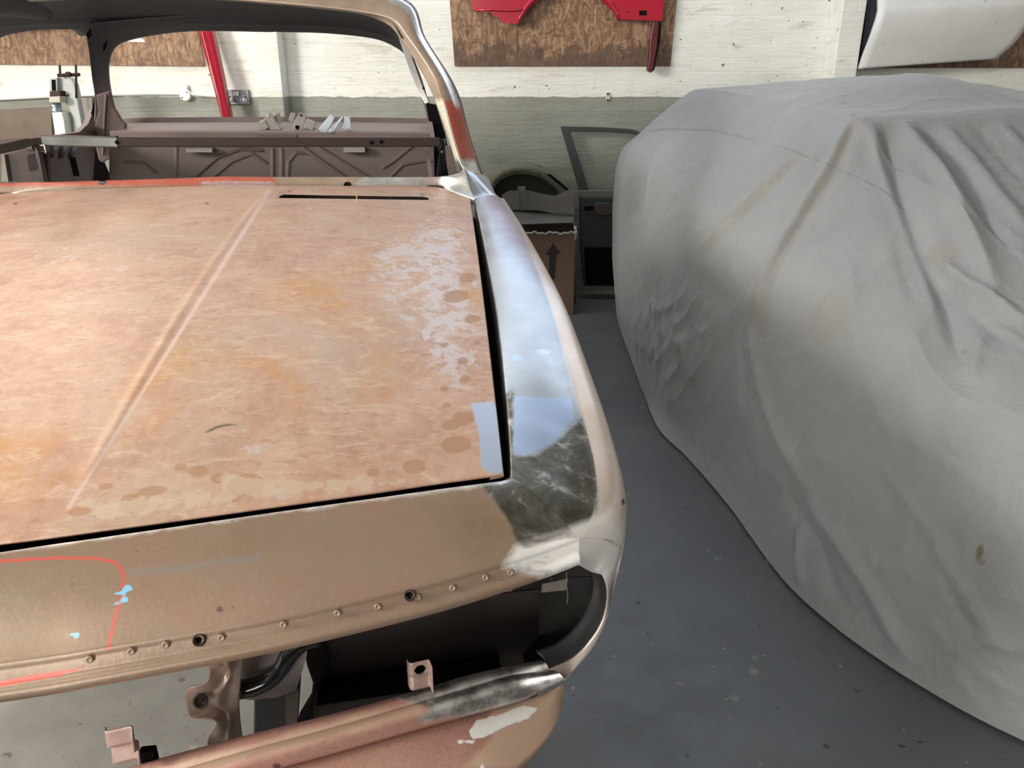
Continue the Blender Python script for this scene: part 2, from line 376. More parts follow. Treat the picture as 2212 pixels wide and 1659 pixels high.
# raised lip recess around the vent (right-hand side only)
Qh = proj(wld(full.reshape(-1, 3)))
vent = [(604, 424), (612, 420), (700, 422), (850, 424), (915, 425), (926, 428), (926, 432), (850, 431), (700, 429), (602, 428)]
recess = [(598, 429), (606, 413), (640, 407), (930, 412), (943, 418), (942, 432), (850, 432), (700, 430)]
rs = sd_poly(Qh, recess).reshape(full.shape[:2]); full[..., 2] -= .0025 * np.clip((rs + 1) / 4, 0, 1)
mb = MB()
sk1 = full[0].copy(); sk1[:, 2] -= .003; sk2 = sk1.copy(); sk2[:, 1] += .022; sk2[:, 2] -= .004; sk3 = sk2.copy(); sk3[:, 2] -= .02; sk3[:, 1] += .02
Gs = np.concatenate([sk3[None], sk2[None], sk1[None], full], 0)
sr = Gs[:, -1:].copy(); sr[..., 2] -= .003; sr2 = sr.copy(); sr2[..., 0] -= .02; sr2[..., 2] -= .004; sl = Gs[:, :1].copy(); sl[..., 2] -= .003; sl2 = sl.copy(); sl2[..., 0] += .02; sl2[..., 2] -= .004
Gs = np.concatenate([sl2, sl, Gs, sr, sr2], 1); mb.grid(Gs)
Q = proj(wld(Gs.reshape(-1, 3)))
far = np.where(Q[:, 0] < -30, -40, 40)
att = dict(
    m_orange=marks(Q, sd_ell(Q, (700, 740), 260, 150, -.5), sd_ell(Q, (420, 850), 170, 110, -.6), sd_ell(Q, (1030, 560), 45, 150, .1), sd_ell(Q, (60, 1010), 110, 70)),
    m_etch=marks(Q, sd_poly(Q, [(800, 540), (960, 430), (1010, 470), (1035, 640), (1055, 780), (1010, 880), (930, 800), (900, 720), (820, 640)]), sd_ell(Q, (560, 960), 60, 40, -.3), sd_ell(Q, (600, 1075), 70, 26, -.15), sd_ell(Q, (130, 560), 160, 20, .1) - 8),
    m_spot=marks(Q, *[sd_ell(Q, c, rx, ry, -.1) for c, rx, ry in [((532, 1048), 40, 25), ((470, 1033), 17, 12), ((290, 1088), 34, 22), ((170, 1105), 26, 10), ((805, 1020), 14, 9), ((895, 1008), 25, 16), ((430, 1018), 22, 12), ((390, 1010), 14, 8), ((985, 960), 34, 18), ((975, 918), 20, 12), ((1000, 905), 24, 15), ((960, 840), 10, 7), ((1005, 820), 13, 9), ((1000, 780), 12, 8), ((965, 875), 10, 6), ((510, 1080), 10, 5), ((330, 1060), 30, 10), ((230, 1050), 16, 7), ((1020, 690), 18, 9), ((985, 640), 26, 14), ((1010, 600), 18, 10), ((960, 745), 11, 5), ((1030, 740), 8, 5), ((600, 1050), 9, 5)]]),
    m_clean=marks(Q, sd_poly(Q, [(150, 1080), (280, 1060), (460, 1062), (470, 1010), (600, 1030), (760, 1020), (900, 1030), (1020, 1020), (900, 1050), (700, 1075), (400, 1105), (200, 1130)]) - 4, sd_ell(Q, (420, 1075), 150, 22, -.12) - 4),
    m_bare=marks(Q, sd_poly(Q, [(1018, 872), (1066, 866), (1080, 900), (1092, 1022), (1062, 1022), (1040, 1012), (1035, 940)])),
    m_dark=marks(Q, sd_line(Q, [(445, 934), (470, 922), (500, 916), (513, 920)], 2.5), sd_line(Q, [(30, 439), (36, 440)], 2), sd_line(Q, [(443, 439), (450, 440)], 2), sd_line(Q, [(625, 414), (628, 414)], 2), sd_line(Q, [(910, 420), (913, 420)], 2)),
    m_crease=np.where(Q[:, 0] > -20, sd_line(Q, [(582, 412), (148, 1098)], 4), -40).clip(-40, 40),
    m_hole=sd_poly(Q, vent).clip(-40, 40))
mb.build('bonnet', M_HOOD, car, smooth=True, attrs=att)
# dark tray under the vent
mb = MB(); mb.prism([K(590, 440, .93), K(940, 444, .90), K(945, 420, .90), K(590, 412, .93)], (0, 0, -.012)); mb.build('vent_tray', M_BLACKSHADE, car)
a_, b_ = K(769, 421, .985), K(771, 431, .983); mb = MB(); mb.tube([a_ + np.array([0, .005, .0]), a_ + np.array([0, 0, .004]), b_ + np.array([0, 0, .004]), b_ + np.array([0, 0, -.01])], .0015, 6); tag(mb.build('wire_clip', plain('brass_wire', (.55, .38, .16), .4, .6), car), 'small brass wire clip across the vent slot')

# ---- nose panel and wing ------------------------------------------
inner_px = [(-45, 1197), (100, 1176), (200, 1162), (400, 1133), (600, 1104), (800, 1076), (950, 1055), (1050, 1042), (1085, 1037), (1101, 1030), (1101, 1005), (1099, 960), (1094, 890), (1083, 770), (1067, 645), (1049, 550), (1035, 480), (1025, 430)]
ridge_px = [(-45, 1447), (100, 1425), (200, 1409), (400, 1375), (600, 1338), (800, 1294), (960, 1255), (1090, 1217), (1180, 1188), (1248, 1163), (1280, 1118), (1284, 1060), (1272, 975), (1240, 850), (1196, 685), (1155, 572), (1118, 487), (1081, 428)]
ridge_z = [.645, .645, .646, .648, .652, .658, .664, .670, .675, .683, .690, .702, .728, .772, .832, .876, .912, .942]
inn = np.array([KS(*q, lambda a, l: top_z(a, l) - .002) for q in inner_px]); rid = np.array([K(*q, z) for q, z in zip(ridge_px, ridge_z)])
inn[0, 0] = 0; rid[0, 0] = 0; KI = 9                                   # KI: corner column
NCn, NCw, NR = 341, 261, 36
def strip(lo, hi, nc):
    I = seg(inn[lo:hi], nc); R = seg(rid[lo:hi], nc); rows = []
    dn = I.copy(); c0 = I.mean(0); dirv = I - R; dirv /= np.linalg.norm(dirv, axis=1)[:, None]
    rows.append(I + np.array([0, 0, -.045]) + dirv * .003); rows.append(I + np.array([0, 0, -.004]))
    for k in range(NR):
        v = .012 + .988 * k / (NR - 1); q = I * (1 - v) + R * v; q[:, 2] += .020 * 4 * v * (1 - v) * .55
        rows.append(q)
    return I, R, rows
I, R, rows = strip(0, KI + 1, NCn)
lip = [  # dl relative to ridge, dz ; follows the ridge: groove, flange, rolled edge, inner return
    (.0005, -.004), (-.001, -.007), (-.004, -.018), (-.0055, -.022), (-.009, -.024), (-.0125, -.028), (-.014, -.034), (-.0125, -.040), (-.008, -.043), (.004, -.044), (.030, -.042)]
u = np.linspace(0, 1, NCn); fade = 1.0
for dl, dz in lip:
    q = R.copy(); q[:, 1] += dl; q[:, 2] += dz * (1.0 - .15 * u); rows.append(q)
full = np.array(rows); nrow = len(full)
full = np.concatenate([full[:, :0:-1] * np.array([-1, 1, 1]), full], 1)
mb = MB(); mb.grid(full); Q = proj(wld(full.reshape(-1, 3))); P = full.reshape(-1, 3)
holes = [(429, 1384, 10, 9), (885, 1287, 9, 9)]
dots = [(193, 1425), (283, 1408), (357, 1394), (478, 1378), (612, 1350), (729, 1325), (816, 1311), (903, 1290), (978, 1270), (1049, 1248), (1103, 1237)]
att = dict(m_ground=marks(Q, sd_poly(Q, [(1040, 1040), (1102, 1030), (1250, 1030), (1270, 1160), (1200, 1172), (1130, 1185), (1100, 1130)])),
    m_bare=marks(Q, sd_poly(Q, [(1110, 1182), (1200, 1150), (1290, 1120), (1330, 1240), (1180, 1250), (1090, 1225)]), sd_line(Q, [(0, 1189), (200, 1161), (600, 1103), (1085, 1037)], 2.)),
    m_grey=marks(Q, sd_line(Q, [(280, 1236), (380, 1230), (470, 1215), (560, 1205)], 6), *[sd_ell(Q, c, 7, 6) for c in dots[4:]]),
    m_red=marks(Q, sd_line(Q, [(0, 1212), (120, 1205), (210, 1206), (245, 1213), (262, 1228), (269, 1250), (262, 1290), (250, 1330), (240, 1370), (233, 1403)], 3.6), sd_line(Q, [(0, 1478), (60, 1466), (130, 1455)], 6), sd_line(Q, [(130, 1455), (190, 1438), (242, 1424)], 3.5)),
    m_blue=marks(Q, sd_poly(Q, [(245, 1284), (262, 1276), (272, 1262), (284, 1266), (288, 1274), (264, 1283)]), sd_poly(Q, [(238, 1307), (262, 1294), (270, 1284), (276, 1294), (293, 1293), (270, 1302)]), sd_ell(Q, (164, 1373), 11, 6)),
    m_dark=marks(Q, sd_ell(Q, (475, 1316), 8, 7), *[sd_ell(Q, c, 3.5, 2.5) for c in [(386, 1302), (503, 1312), (295, 1190), (502, 1126), (156, 1263)]]),
    m_hole=marks(Q, *[sd_ell(Q, h[:2], h[2], h[3]) for h in holes]))
mb.build('nose_panel', M_NOSE, car, smooth=True, attrs=att)
# spot weld dimples along the flange and the two hole collars
RX = proj(wld(R))[:, 0]
def on_flange(x, y, dl): return KL(x, y, R[np.argmin(np.abs(RX - x))][1] + dl)
for h in holes:
    q = on_flange(h[0], h[1] + 3, -.006); mb = MB(); mb.lathe(q + np.array([0, .010, -.006]), [(.0068, 0), (.0072, .012), (.0060, .0125), (.0056, .002)], (0, -.75, .66), 18); mb.build('bolt_tube', M_BARDARK, car, smooth=True)
for x, y in dots:
    q = on_flange(x, y, -.0045); mb = MB(); mb.lathe(q, [(.0046, -.001), (.0042, .0006), (.0026, .0009), (.0022, .0004)], (0, -.95, .3), 12); mb.build('spot_weld', M_WELD, car, smooth=True)

# wing top (from corner back) + side
S_px = [(1343, 1190), (1351, 1135), (1352, 1075), (1333, 985), (1291, 850), (1221, 668), (1172, 580), (1124, 508), (1085, 445)]
S_a = [.815, .822, .828, .832, .835, .84, .842, .843, .838]
Sp = np.array([KA(*q, a) for q, a in zip(S_px, S_a)])
vpx = [(1343, 1190), (1320, 1262), (1315, 1322), (1288, 1388), (1250, 1437), (1220, 1468)]; va = [.815, .806, .797, .775, .742, .712]
V = np.array([KA(*q, a) for q, a in zip(vpx, va)])
I, R, rows = strip(KI, len(inn), NCw)
Ss = seg(Sp, NCw)
for k in range(1, 21):                                                   # ridge -> widest line, turning over
    t = k / 20; q = R * (1 - t) + Ss * t; bul = math.sin(t * math.pi) * .010
    q = q + np.stack([np.full(NCw, bul), np.zeros(NCw), np.full(NCw, bul * .8)], 1); rows.append(q)
front = seg(V, 30)
uu = np.linspace(0, 1, NCw)
for k in range(1, 30):
    t = k / 29; q = Ss.copy(); zlow = .33 + .35 * np.exp(-((Ss[:, 1] + .78) / .34) ** 4)    # wheel arch in the lower edge
    q[:, 2] = Ss[:, 2] * (1 - t) + zlow * t; q[:, 0] = Ss[:, 0] - .15 * t ** 2 + .006 * math.sin(t * 3.1)
    g = np.clip(uu / .16, 0, 1); g = (g * g * (3 - 2 * g))[:, None]
    fk = front[k].copy(); fk = np.broadcast_to(fk, q.shape) + (q - q[0]) * 1.0
    rows.append(fk * (1 - g) + q * g)
full = np.array(rows); mb = MB(); mb.grid(full, flip=True); P = full.reshape(-1, 3); Q = proj(wld(P))
rowid = np.repeat(np.arange(len(rows)), NCw)
att = dict(m_bright=np.where(rowid >= NR + 1, marks(Q, 70 - np.hypot(Q[:, 0] - 1285, Q[:, 1] - 1175)), marks(Q, sd_poly(Q, [(1110, 1182), (1200, 1150), (1262, 1128), (1300, 1118), (1330, 1240), (1180, 1250)]) * 2.5)), m_side=np.clip((rowid - (NR + 1.5)) * 4., -40, 40),
    m_ground=marks(Q, sd_poly(Q, [(1080, 860), (1110, 840), (1108, 985), (1160, 985), (1215, 950), (1240, 920), (1256, 900), (1290, 990), (1295, 1120), (1260, 1165), (1180, 1190), (1080, 1060)])) * (rowid < NR + 3) - 40 * (rowid >= NR + 3),
    m_blue=marks(Q, sd_poly(Q, [(1112, 855), (1235, 862), (1240, 905), (1190, 960), (1130, 985), (1108, 975)]), sd_ell(Q, (1118, 773), 12, 6), sd_ell(Q, (1175, 760), 16, 6)) * (rowid < NR + 3) - 40 * (rowid >= NR + 3),
    m_tan=np.full(len(P), -40.), m_redp=np.full(len(P), -40.),
    m_dark=marks(Q, sd_ell(Q, (1346, 1084), 3.5, 7)))
wing = mb.build('front_wing', M_WING, car, smooth=True, attrs=att)
# gutter below the bonnet gap, the gap's shade put into its black
gp = np.concatenate([seg(inn[:KI + 1], 60), seg(inn[KI:], 60)[1:]]); ctr = np.array([0, -.8, 0]); dirs = ctr - gp; dirs[:, 2] = 0; dirs /= np.linalg.norm(dirs, axis=1)[:, None]
rows = [gp + np.array([0, 0, -.05]) - dirs * .004, gp + np.array([0, 0, -.062]) + dirs * .04, gp + np.array([0, 0, -.068]) + dirs * .13, gp + np.array([0, 0, -.045]) + dirs * .135]
full = np.array(rows); full = np.concatenate([full[:, :0:-1] * np.array([-1, 1, 1]), full], 1); mb = MB(); mb.grid(full)
mb.build('bonnet_gutter', M_BLACKSHADE, car, solid=.002)

# ---- headlamp surround ----------------------------------------------
def front_l(a): return -1.655 + .145 * (abs(a) / .78) ** 2.2
def KF(x, y, off=0.):
    l = -1.6
    for _ in range(40): p = KL(x, y, l); l = .5 * l + .5 * (front_l(p[0]) + off)
    return KL(x, y, l)
Rk, Sk = R[0], Ss[0]
bul = lambda t: Rk * (1 - t) + Sk * t + np.array([math.sin(t * math.pi) * .010, 0, math.sin(t * math.pi) * .008])
O_out = [Rk, bul(.35), bul(.7), V[0], V[1], V[2], V[3], V[4], V[5]]
O_rim = [(1258, 1233), (1276, 1235), (1291, 1239), (1304, 1247), (1313, 1285), (1304, 1337), (1276, 1386), (1236, 1425), (1187, 1447)]
rim = np.array([KF(*q, .004) for q in O_rim]); rim[0] = Rk + np.array([0, -.008, -.043 * .85])
out = np.array(O_out); no = 90
A_, B_ = seg(out, no), seg(rim, no); cen = np.array([.50, -1.53, .55]); rows = []
inw = cen - B_; inw[:, 1] = 0; inw /= np.linalg.norm(inw, axis=1)[:, None]
prof = [(0, 0)] + lip[:9]; fd = np.clip(1 - np.linspace(0, 1, no) / .16, 0, 1) ** 1.5
for k in range(10):
    t = k / 9; q = A_ * (1 - t) + B_ * t; q[:, 1] -= .006 * math.sin(t * math.pi) * (1 - fd)
    q[:, 1] += fd * (prof[k][0] + .008 * t); q[:, 2] += fd * (prof[k][1] * .85 + .043 * .85 * t); rows.append(q)
for dd, dl in [(.002, .004), (.003, .010), (.005, .018), (.008, .026), (.014, .030), (.016, .036)]: rows.append(B_ + inw * dd + np.array([0, dl, 0]))
full = np.array(rows); mb = MB(); mb.grid(full); Q = proj(wld(full.reshape(-1, 3))); rid_ = np.repeat(np.arange(len(rows)), no)
att = dict(m_bright=np.where(rid_ < 10, marks(Q, 75 - np.hypot(Q[:, 0] - 1272, Q[:, 1] - 1195)), -40.), m_side=np.where(rid_ < 10, 20., -20.), m_ground=np.where(rid_ >= 10, 40., -40.), m_blue=np.full(len(rid_), -40.), m_tan=np.full(len(rid_), -40.), m_redp=np.full(len(rid_), -40.), m_dark=np.full(len(rid_), -40.))
o = mb.build('headlamp_surround', [M_WING, M_LAMPGREY], car, smooth=True, attrs=att, solid=.0015)
nf = len(o.data.polygons); mi = np.zeros(nf, np.int32); mi[10 * (no - 1):] = 1; o.data.polygons.foreach_set('material_index', mi)
# corner tab seen inside the lamp opening
mb = MB(); mb.prism([KF(1172, 1262, .03), KF(1228, 1250, .03), KF(1222, 1275, .035), KF(1170, 1280, .035)], (0, .003, 0)); mb.build('lamp_tab', M_BRACKET, car)
mb = MB(); mb.prism([KF(1230, 1248, .045), KF(1285, 1246, .045), KF(1292, 1275, .06), KF(1282, 1285, .07), KF(1232, 1272, .06)], (0, .002, 0)); mb.build('lamp_closing_plate', M_LAMPGREY, car)
q = KF(1192, 1249, .028); mb = MB(); mb.lathe(q, [(.004, 0), (.0045, .003), (.003, .0045)], (0, -1, .2), 12); mb.build('tab_bolt', M_BARDARK, car, smooth=True)
mb = MB(); mb.tube([KF(1224, 1236, .0), KF(1224, 1262, .002), KF(1227, 1290, .006), KF(1225, 1303, .008)], .0007, 5); mb.build('loose_wire', M_CHROME, car)

# ---- lower lip, valance -----------------------------------------------
def low_l(a): return -1.635 + .130 * (abs(a) / .72) ** 2.2
def KG(x, y, off=0.):
    l = -1.6
    for _ in range(40): p = KL(x, y, l); l = .5 * l + .5 * (low_l(p[0]) + off)
    return KL(x, y, l)
top_px = [(-40, 1745), (120, 1692), (230, 1662), (340, 1634), (520, 1589), (700, 1546), (870, 1501), (1000, 1463), (1100, 1440), (1178, 1424)]
grv_px = [(-40, 1790), (120, 1735), (230, 1700), (340, 1667), (520, 1618), (700, 1572), (870, 1524), (1000, 1486), (1100, 1458), (1180, 1440)]
bot_px = [(-40, 1890), (120, 1810), (230, 1768), (340, 1730), (560, 1664), (700, 1627), (870, 1580), (1000, 1545), (1120, 1512), (1216, 1470)]
T_ = np.array([KG(*q, .02) for q in top_px]); Gv = np.array([KG(*q, .0) for q in grv_px]); Bt = np.array([KG(*q, -.022) for q in bot_px])
for X in (T_, Gv, Bt): X[:, 0] -= X[0, 0] * np.linspace(1, 0, len(X)) ** 2
n_ = 240; T_[-1] = KF(1172, 1428, .02); Gv[-1] = rim[-1]; Bt[-1] = V[-1]; T2, G2, B2 = seg(T_, n_), seg(Gv, n_), seg(Bt, n_); rows = [T2 + np.array([0, .012, -.05]), T2 + np.array([0, .006, -.006]), T2 + np.array([0, .003, -.001])]
for t in np.linspace(0, 1, 7): q = T2 * (1 - t) + G2 * t; q[:, 2] += .004 * math.sin(t * math.pi); rows.append(q)
rows.append(G2 + np.array([0, -.002, -.0035]))
for t in np.linspace(.06, 1, 16): q = G2 * (1 - t) + B2 * t; q[:, 2] += .010 * math.sin(t * math.pi); q[:, 1] -= .007 * math.sin(t * math.pi); rows.append(q)
rows += [B2 + np.array([0, .003, -.006]), B2 + np.array([0, .02, -.012]), B2 + np.array([0, .03, -.03])]
full = np.array(rows); full = np.concatenate([full[:, :0:-1] * np.array([-1, 1, 1]), full], 1); mb = MB(); mb.grid(full); Q = proj(wld(full.reshape(-1, 3)))
att = dict(m_bare=marks(Q, sd_poly(Q, [(850, 1505), (1000, 1455), (1240, 1390), (1260, 1480), (1120, 1515), (1000, 1548), (900, 1560), (930, 1530)])), m_tan=marks(Q, sd_line(Q, [(300, 1690), (700, 1580), (900, 1530)], 14)), m_white=np.full(len(Q), -40.), m_dark=marks(Q, sd_ell(Q, (598, 1655), 9, 6)))
mb.build('lower_front_panel', M_PINK, car, smooth=True, attrs=att)
# valance: rounded apron under the lip, ends curling round
D_px = [(-40, 2100), (200, 2010), (500, 1900), (800, 1810), (980, 1740), (1080, 1690), (1140, 1640), (1183, 1592), (1207, 1552), (1218, 1512)]
U_ = np.array([KG(*q, -.010) for q in [(-40, 1893), (120, 1814), (300, 1745), (560, 1667), (800, 1604), (960, 1560), (1060, 1535), (1130, 1515), (1180, 1496), (1217, 1478)]])
zd = np.linspace(.33, .36, 10); D_ = np.array([K(*q, .36) for q in D_px]); U_[0, 0] = 0; D_[:, 0] -= D_[0, 0] * np.linspace(1, 0, 10) ** 2
U2, D2 = seg(U_, n_), seg(D_, n_); rows = []
for t in np.linspace(0, 1, 40):
    q = U2 * (1 - t) + D2 * t; b = math.sin(t * math.pi * .5) ** 1
    q[:, 2] = U2[:, 2] * (1 - t ** 1.6) + D2[:, 2] * t ** 1.6; q[:, 1] = U2[:, 1] * (1 - t ** .8) + D2[:, 1] * t ** .8
    rows.append(q)
e = D2.copy()
for dz, dl, da in [(-.012, .004, -.002), (-.03, .014, -.006), (-.055, .03, -.012)]:
    rows.append(D2 + np.array([0, dl, dz]) + np.stack([da * np.linspace(0, 1, n_) ** 4, 0 * u[:n_] if len(u) >= n_ else np.zeros(n_), np.zeros(n_)], 1))
full = np.array(rows); full = np.concatenate([full[:, :0:-1] * np.array([-1, 1, 1]), full], 1); mb = MB(); mb.grid(full); Q = proj(wld(full.reshape(-1, 3)))
att = dict(m_bare=np.full(len(Q), -40.), m_tan=marks(Q, sd_poly(Q, [(1060, 1530), (1230, 1470), (1230, 1560), (1120, 1659), (1000, 1659), (1060, 1600)])), m_white=marks(Q, sd_poly(Q, [(1012, 1580), (1030, 1557), (1090, 1540), (1130, 1524), (1160, 1530), (1140, 1552), (1100, 1566), (1050, 1590), (1022, 1597)]), sd_ell(Q, (994, 1602), 5, 4), sd_ell(Q, (1015, 1602), 8, 3), sd_ell(Q, (1041, 1658), 4, 9)),
    m_dark=np.full(len(Q), -40.))
mb.build('front_valance', M_PINK, car, smooth=True, attrs=att)

# mounting tabs standing on the lip
def lip_tab(px, wpx, hpx, slot, dark=False):
    x, y = px; b0, b1 = KG(x, y, .012), KG(x + wpx, y - wpx * .24, .012); sz = np.linalg.norm(b1 - b0); up = np.array([0, .012, sz * hpx / wpx * 1.15]); ax = (b1 - b0) / sz
    prof = [(0, 0, 0), (.0, .45, -.006), (.0, .5, -.014), (0, .92, -.010), (0, 1, -.004)]
    NW, NH = 13, 17; Gt = []
    for h in np.linspace(0, 1, NH):
        row = []
        for wv in np.linspace(0, 1, NW):
            off = np.interp(h, [0, .45, .55, 1], [0, .002, -.010, -.012]); fl = max(abs(wv - .5) - .40, 0) / .10
            row.append(b0 + (b1 - b0) * wv + up * h * (1 - .05 * fl) + np.array([0, off - .016 * (fl if wv > .5 else -.8 * fl), 0]))
        Gt.append(row)
    Gt = np.array(Gt); mb = MB(); mb.grid(Gt); W_ = np.tile(np.linspace(0, 1, NW), NH); H_ = np.repeat(np.linspace(0, 1, NH), NW)
    hole = (.2 - np.maximum(np.abs(W_ - .48) - .12, 0) * 1.0 - np.abs(H_ - .74) * 1.0 - .06) * 40 if slot else np.full(len(W_), -40.)
    z = np.full(len(W_), -40.); mb.build('mounting_tab', M_TAB, car, smooth=True, solid=.0018, attrs=dict(m_hole=hole, m_d=(.06 - W_) * 200))
n = NT('pink_tab_steel', .45, .3); c = n.ramp(n.noise(40, 5), [(.35, (.36, .24, .205)), (.65, (.45, .32, .27))]); n.set(col=c, alpha=n.rng(n.attr('m_hole'), -.3, .3, 1, 0)); M_TAB = n.m
lip_tab((884, 1493), 52, 62, True); lip_tab((236, 1655), 72, 84, False)
mb = MB(); q = KG(322, 1632, .03); mb.box(q, (.010, .006, .012)); mb.build('tab_spacer', M_BLACKSHADE, car, bevel=.002)

# radiator-side bracket (pressed copper-coloured plate) standing in the opening
zl = [(527, 1404, .05), (440, 1424, .05), (452, 1440, .052), (452, 1462, .055), (440, 1478, .058), (402, 1493, .06), (410, 1546, .065), (458, 1556, .068), (464, 1560, .068), (452, 1580, .07), (446, 1612, .075), (524, 1590, .085), (520, 1520, .075)]
edgeL = [(436, 1412), (450, 1440), (452, 1465), (438, 1480), (402, 1492), (410, 1547), (455, 1553), (466, 1562), (450, 1590), (446, 1625)]
edgeR = [(528, 1392), (526, 1420), (523, 1448), (521, 1468), (519, 1488), (517, 1510), (518, 1535), (520, 1560), (524, 1590), (526, 1612)]
EL = np.array([KL(*q, -1.585 + .004 * i) for i, q in enumerate(edgeL)]); ER = np.array([KL(*q, -1.545 + .004 * i) for i, q in enumerate(edgeR)])
EL2, ER2 = seg(EL, 60), seg(ER, 60); rows = []
for t in np.linspace(0, 1, 24):
    q = EL2 * (1 - t) + ER2 * t; s_ = np.linspace(0, 1, 60)
    q[:, 1] += -.010 * np.sin(s_ * 2 * math.pi * 2.6 + .6) * math.sin(min(1, t * 1.25) * math.pi) - .008 * max(0, 1 - abs(t - .62) / .15)
    rows.append(q)
mb = MB(); mb.grid(np.array(rows)); Pq = np.array(rows).reshape(-1, 3); Q = proj(wld(Pq))
n = NT('copper_plate_steel', .36, .55); n.set(col=n.ramp(n.noise(30, 5), [(.35, (.42, .30, .245)), (.65, (.56, .43, .37))]), alpha=n.rng(n.attr('m_hole'), -.3, .3, 1, 0))
mb.build('radiator_bracket', n.m, car, smooth=True, solid=.0015, attrs=dict(m_hole=sd_ell(Q, (436, 1515), 9, 9).clip(-40, 40)))
q = KL(434, 1515, -1.572); mb = MB(); mb.lathe(q, [(.0095, -.001), (.010, .002), (.0078, .003), (.007, -.001)], (0, -.9, .35), 20); mb.build('bolt_collar', M_BARDARK, car, smooth=True)

# chassis outrigger with wet black seal, and the black leg below it
pl = [(524, 1400), (640, 1372), (668, 1380), (640, 1420), (610, 1470), (570, 1500), (524, 1512)]
mb = MB(); mb.prism([KL(*q, -1.47) for q in [(520, 1390), (640, 1372), (664, 1400), (662, 1420), (640, 1490), (600, 1506), (545, 1512), (520, 1510)]], (0, .02, 0)); mb.build('chassis_plate', plain('dusty_mauve_steel', (.20, .165, .155), .5, .2, .35, 40), car, tri=True)
pth = [KL(*q, -1.492) for q in [(516, 1490), (548, 1484), (580, 1470), (606, 1446), (626, 1412), (650, 1386), (690, 1372)]]
mb = MB(); mb.tube(cr(pth, 40), list(np.interp(np.linspace(0, 1, 40), [0, .5, 1], [.0145, .012, .017])), 12); mb.build('seam_sealer', M_BLACKGLOSS, car, smooth=True)
mb = MB(); mb.prism([KL(*q, -1.46) for q in [(548, 1508), (640, 1490), (632, 1580), (610, 1640), (546, 1640)]], (0, .10, 0)); mb.build('chassis_leg', M_BLACKGLOSS, car, bevel=.004)
mb = MB(); mb.prism([KL(*q, -1.465) for q in [(618, 1497), (646, 1488), (640, 1580), (616, 1600)]], (0, .03, 0)); mb.build('leg_gusset', M_INNER, car)
# dark inner wing closing the lamp bay behind the opening
def inner_wing():
    px = [(668, 1385), (662, 1410), (668, 1440), (680, 1475), (676, 1508), (652, 1540), (640, 1580), (640, 1640)]
    Fe = np.array([KL(*q, -1.44) for q in px]); rows = [Fe, Fe + np.array([.02, .06, 0])]
    P1 = Fe.copy(); P1[:, 0] = .71; P1[:, 1] = -1.36; rows.append(P1)
    mb = MB(); mb.grid(np.array(rows)); o = mb.build('inner_wing', M_DARKGREY2, car, solid=.003)
    return o
M_DARKGREY2 = plain('shaded_inner', (.028, .020, .017), .7, 0, .5, 18)  # near-black keeps the lamp bay dark, shade put into the colour
o = inner_wing()
mb = MB()
mb.prism([np.array(q) for q in [(.30, -1.50, .635), (.74, -1.50, .64), (.77, -.2, .80), (.30, -.2, .80)]], (0, 0, .003))
mb.build('wing_shelf', M_BLACKSHADE, car)
mb = MB(); mb.prism([np.array(q) for q in [(.34, -1.44, .34), (.64, -1.42, .34), (.64, -1.10, .34), (.34, -1.10, .34)]], (0, 0, -.004)); mb.build('lamp_bay_floor', M_BLACKSHADE, car)
mb = MB(); mb.box((0, -.04, .62), (.70, .006, .30)); mb.build('firewall', M_BLACKSHADE, car)
# ---- cowl, screen frame ---------------------------------------------------
cow_in = [(-45, 399), (100, 400), (300, 399), (486, 399), (600, 400), (750, 400), (880, 401), (948, 403), (985, 416), (1025, 430)]
cow_out = [(-45, 381), (100, 382), (300, 383), (486, 384), (600, 385), (750, 385), (860, 385), (940, 384), (985, 378), (1002, 366)]
CI = np.array([KS(*q, lambda a, l: top_z(a, l) + .001) for q in cow_in]); Cout = np.array([KW(*q) for q in cow_out])
half = lambda X: X[np.array([p[0] > -.02 for p in X])]
ci2, co2 = seg(CI[3:], 160), seg(Cout[3:], 160); ci2[0, 0] = 0; co2[0, 0] = 0; rows = [ci2 + np.array([0, .003, -.02]), ci2]
for t in np.linspace(.05, 1, 22):
    q = ci2 * (1 - t) + co2 * t; q[:, 2] += -.006 * math.sin(t * math.pi) * 1.0 + .010 * math.exp(-((t - .8) / .18) ** 2); q[:, 1] += .0
    rows.append(q)
rows += [co2 + np.array([0, .012, -.006]), co2 + np.array([0, .02, -.03]), co2 + np.array([0, .022, -.06])]
full = np.array(rows); full = np.concatenate([full[:, :0:-1] * np.array([-1, 1, 1]), full], 1); mb = MB(); mb.grid(full); Q = proj(wld(full.reshape(-1, 3)))
att = dict(m_redp=marks(Q, sd_poly(Q, [(-600, 330), (560, 330), (600, 401), (300, 401), (-600, 405)])), m_bare=marks(Q, sd_poly(Q, [(800, 330), (1100, 330), (1100, 440), (940, 440), (900, 398), (770, 399), (790, 385)]), sd_line(Q, [(440, 398), (590, 398)], 2)),
    m_cream=np.full(len(Q), -40.), m_dark=np.full(len(Q), -40.), m_hole=marks(Q, sd_ell(Q, (221, 394), 9, 6), sd_ell(Q, (751, 399), 8.5, 6.5)))
mb.build('cowl_panel', M_COWL, car, smooth=True, attrs=att)
mb = MB(); mb.prism([np.array(q) for q in [(-.66, -.13, .915), (.66, -.13, .915), (.66, .0, .915), (-.66, .0, .915)]], (0, 0, -.004)); mb.build('cowl_tray', M_BLACKSHADE, car)
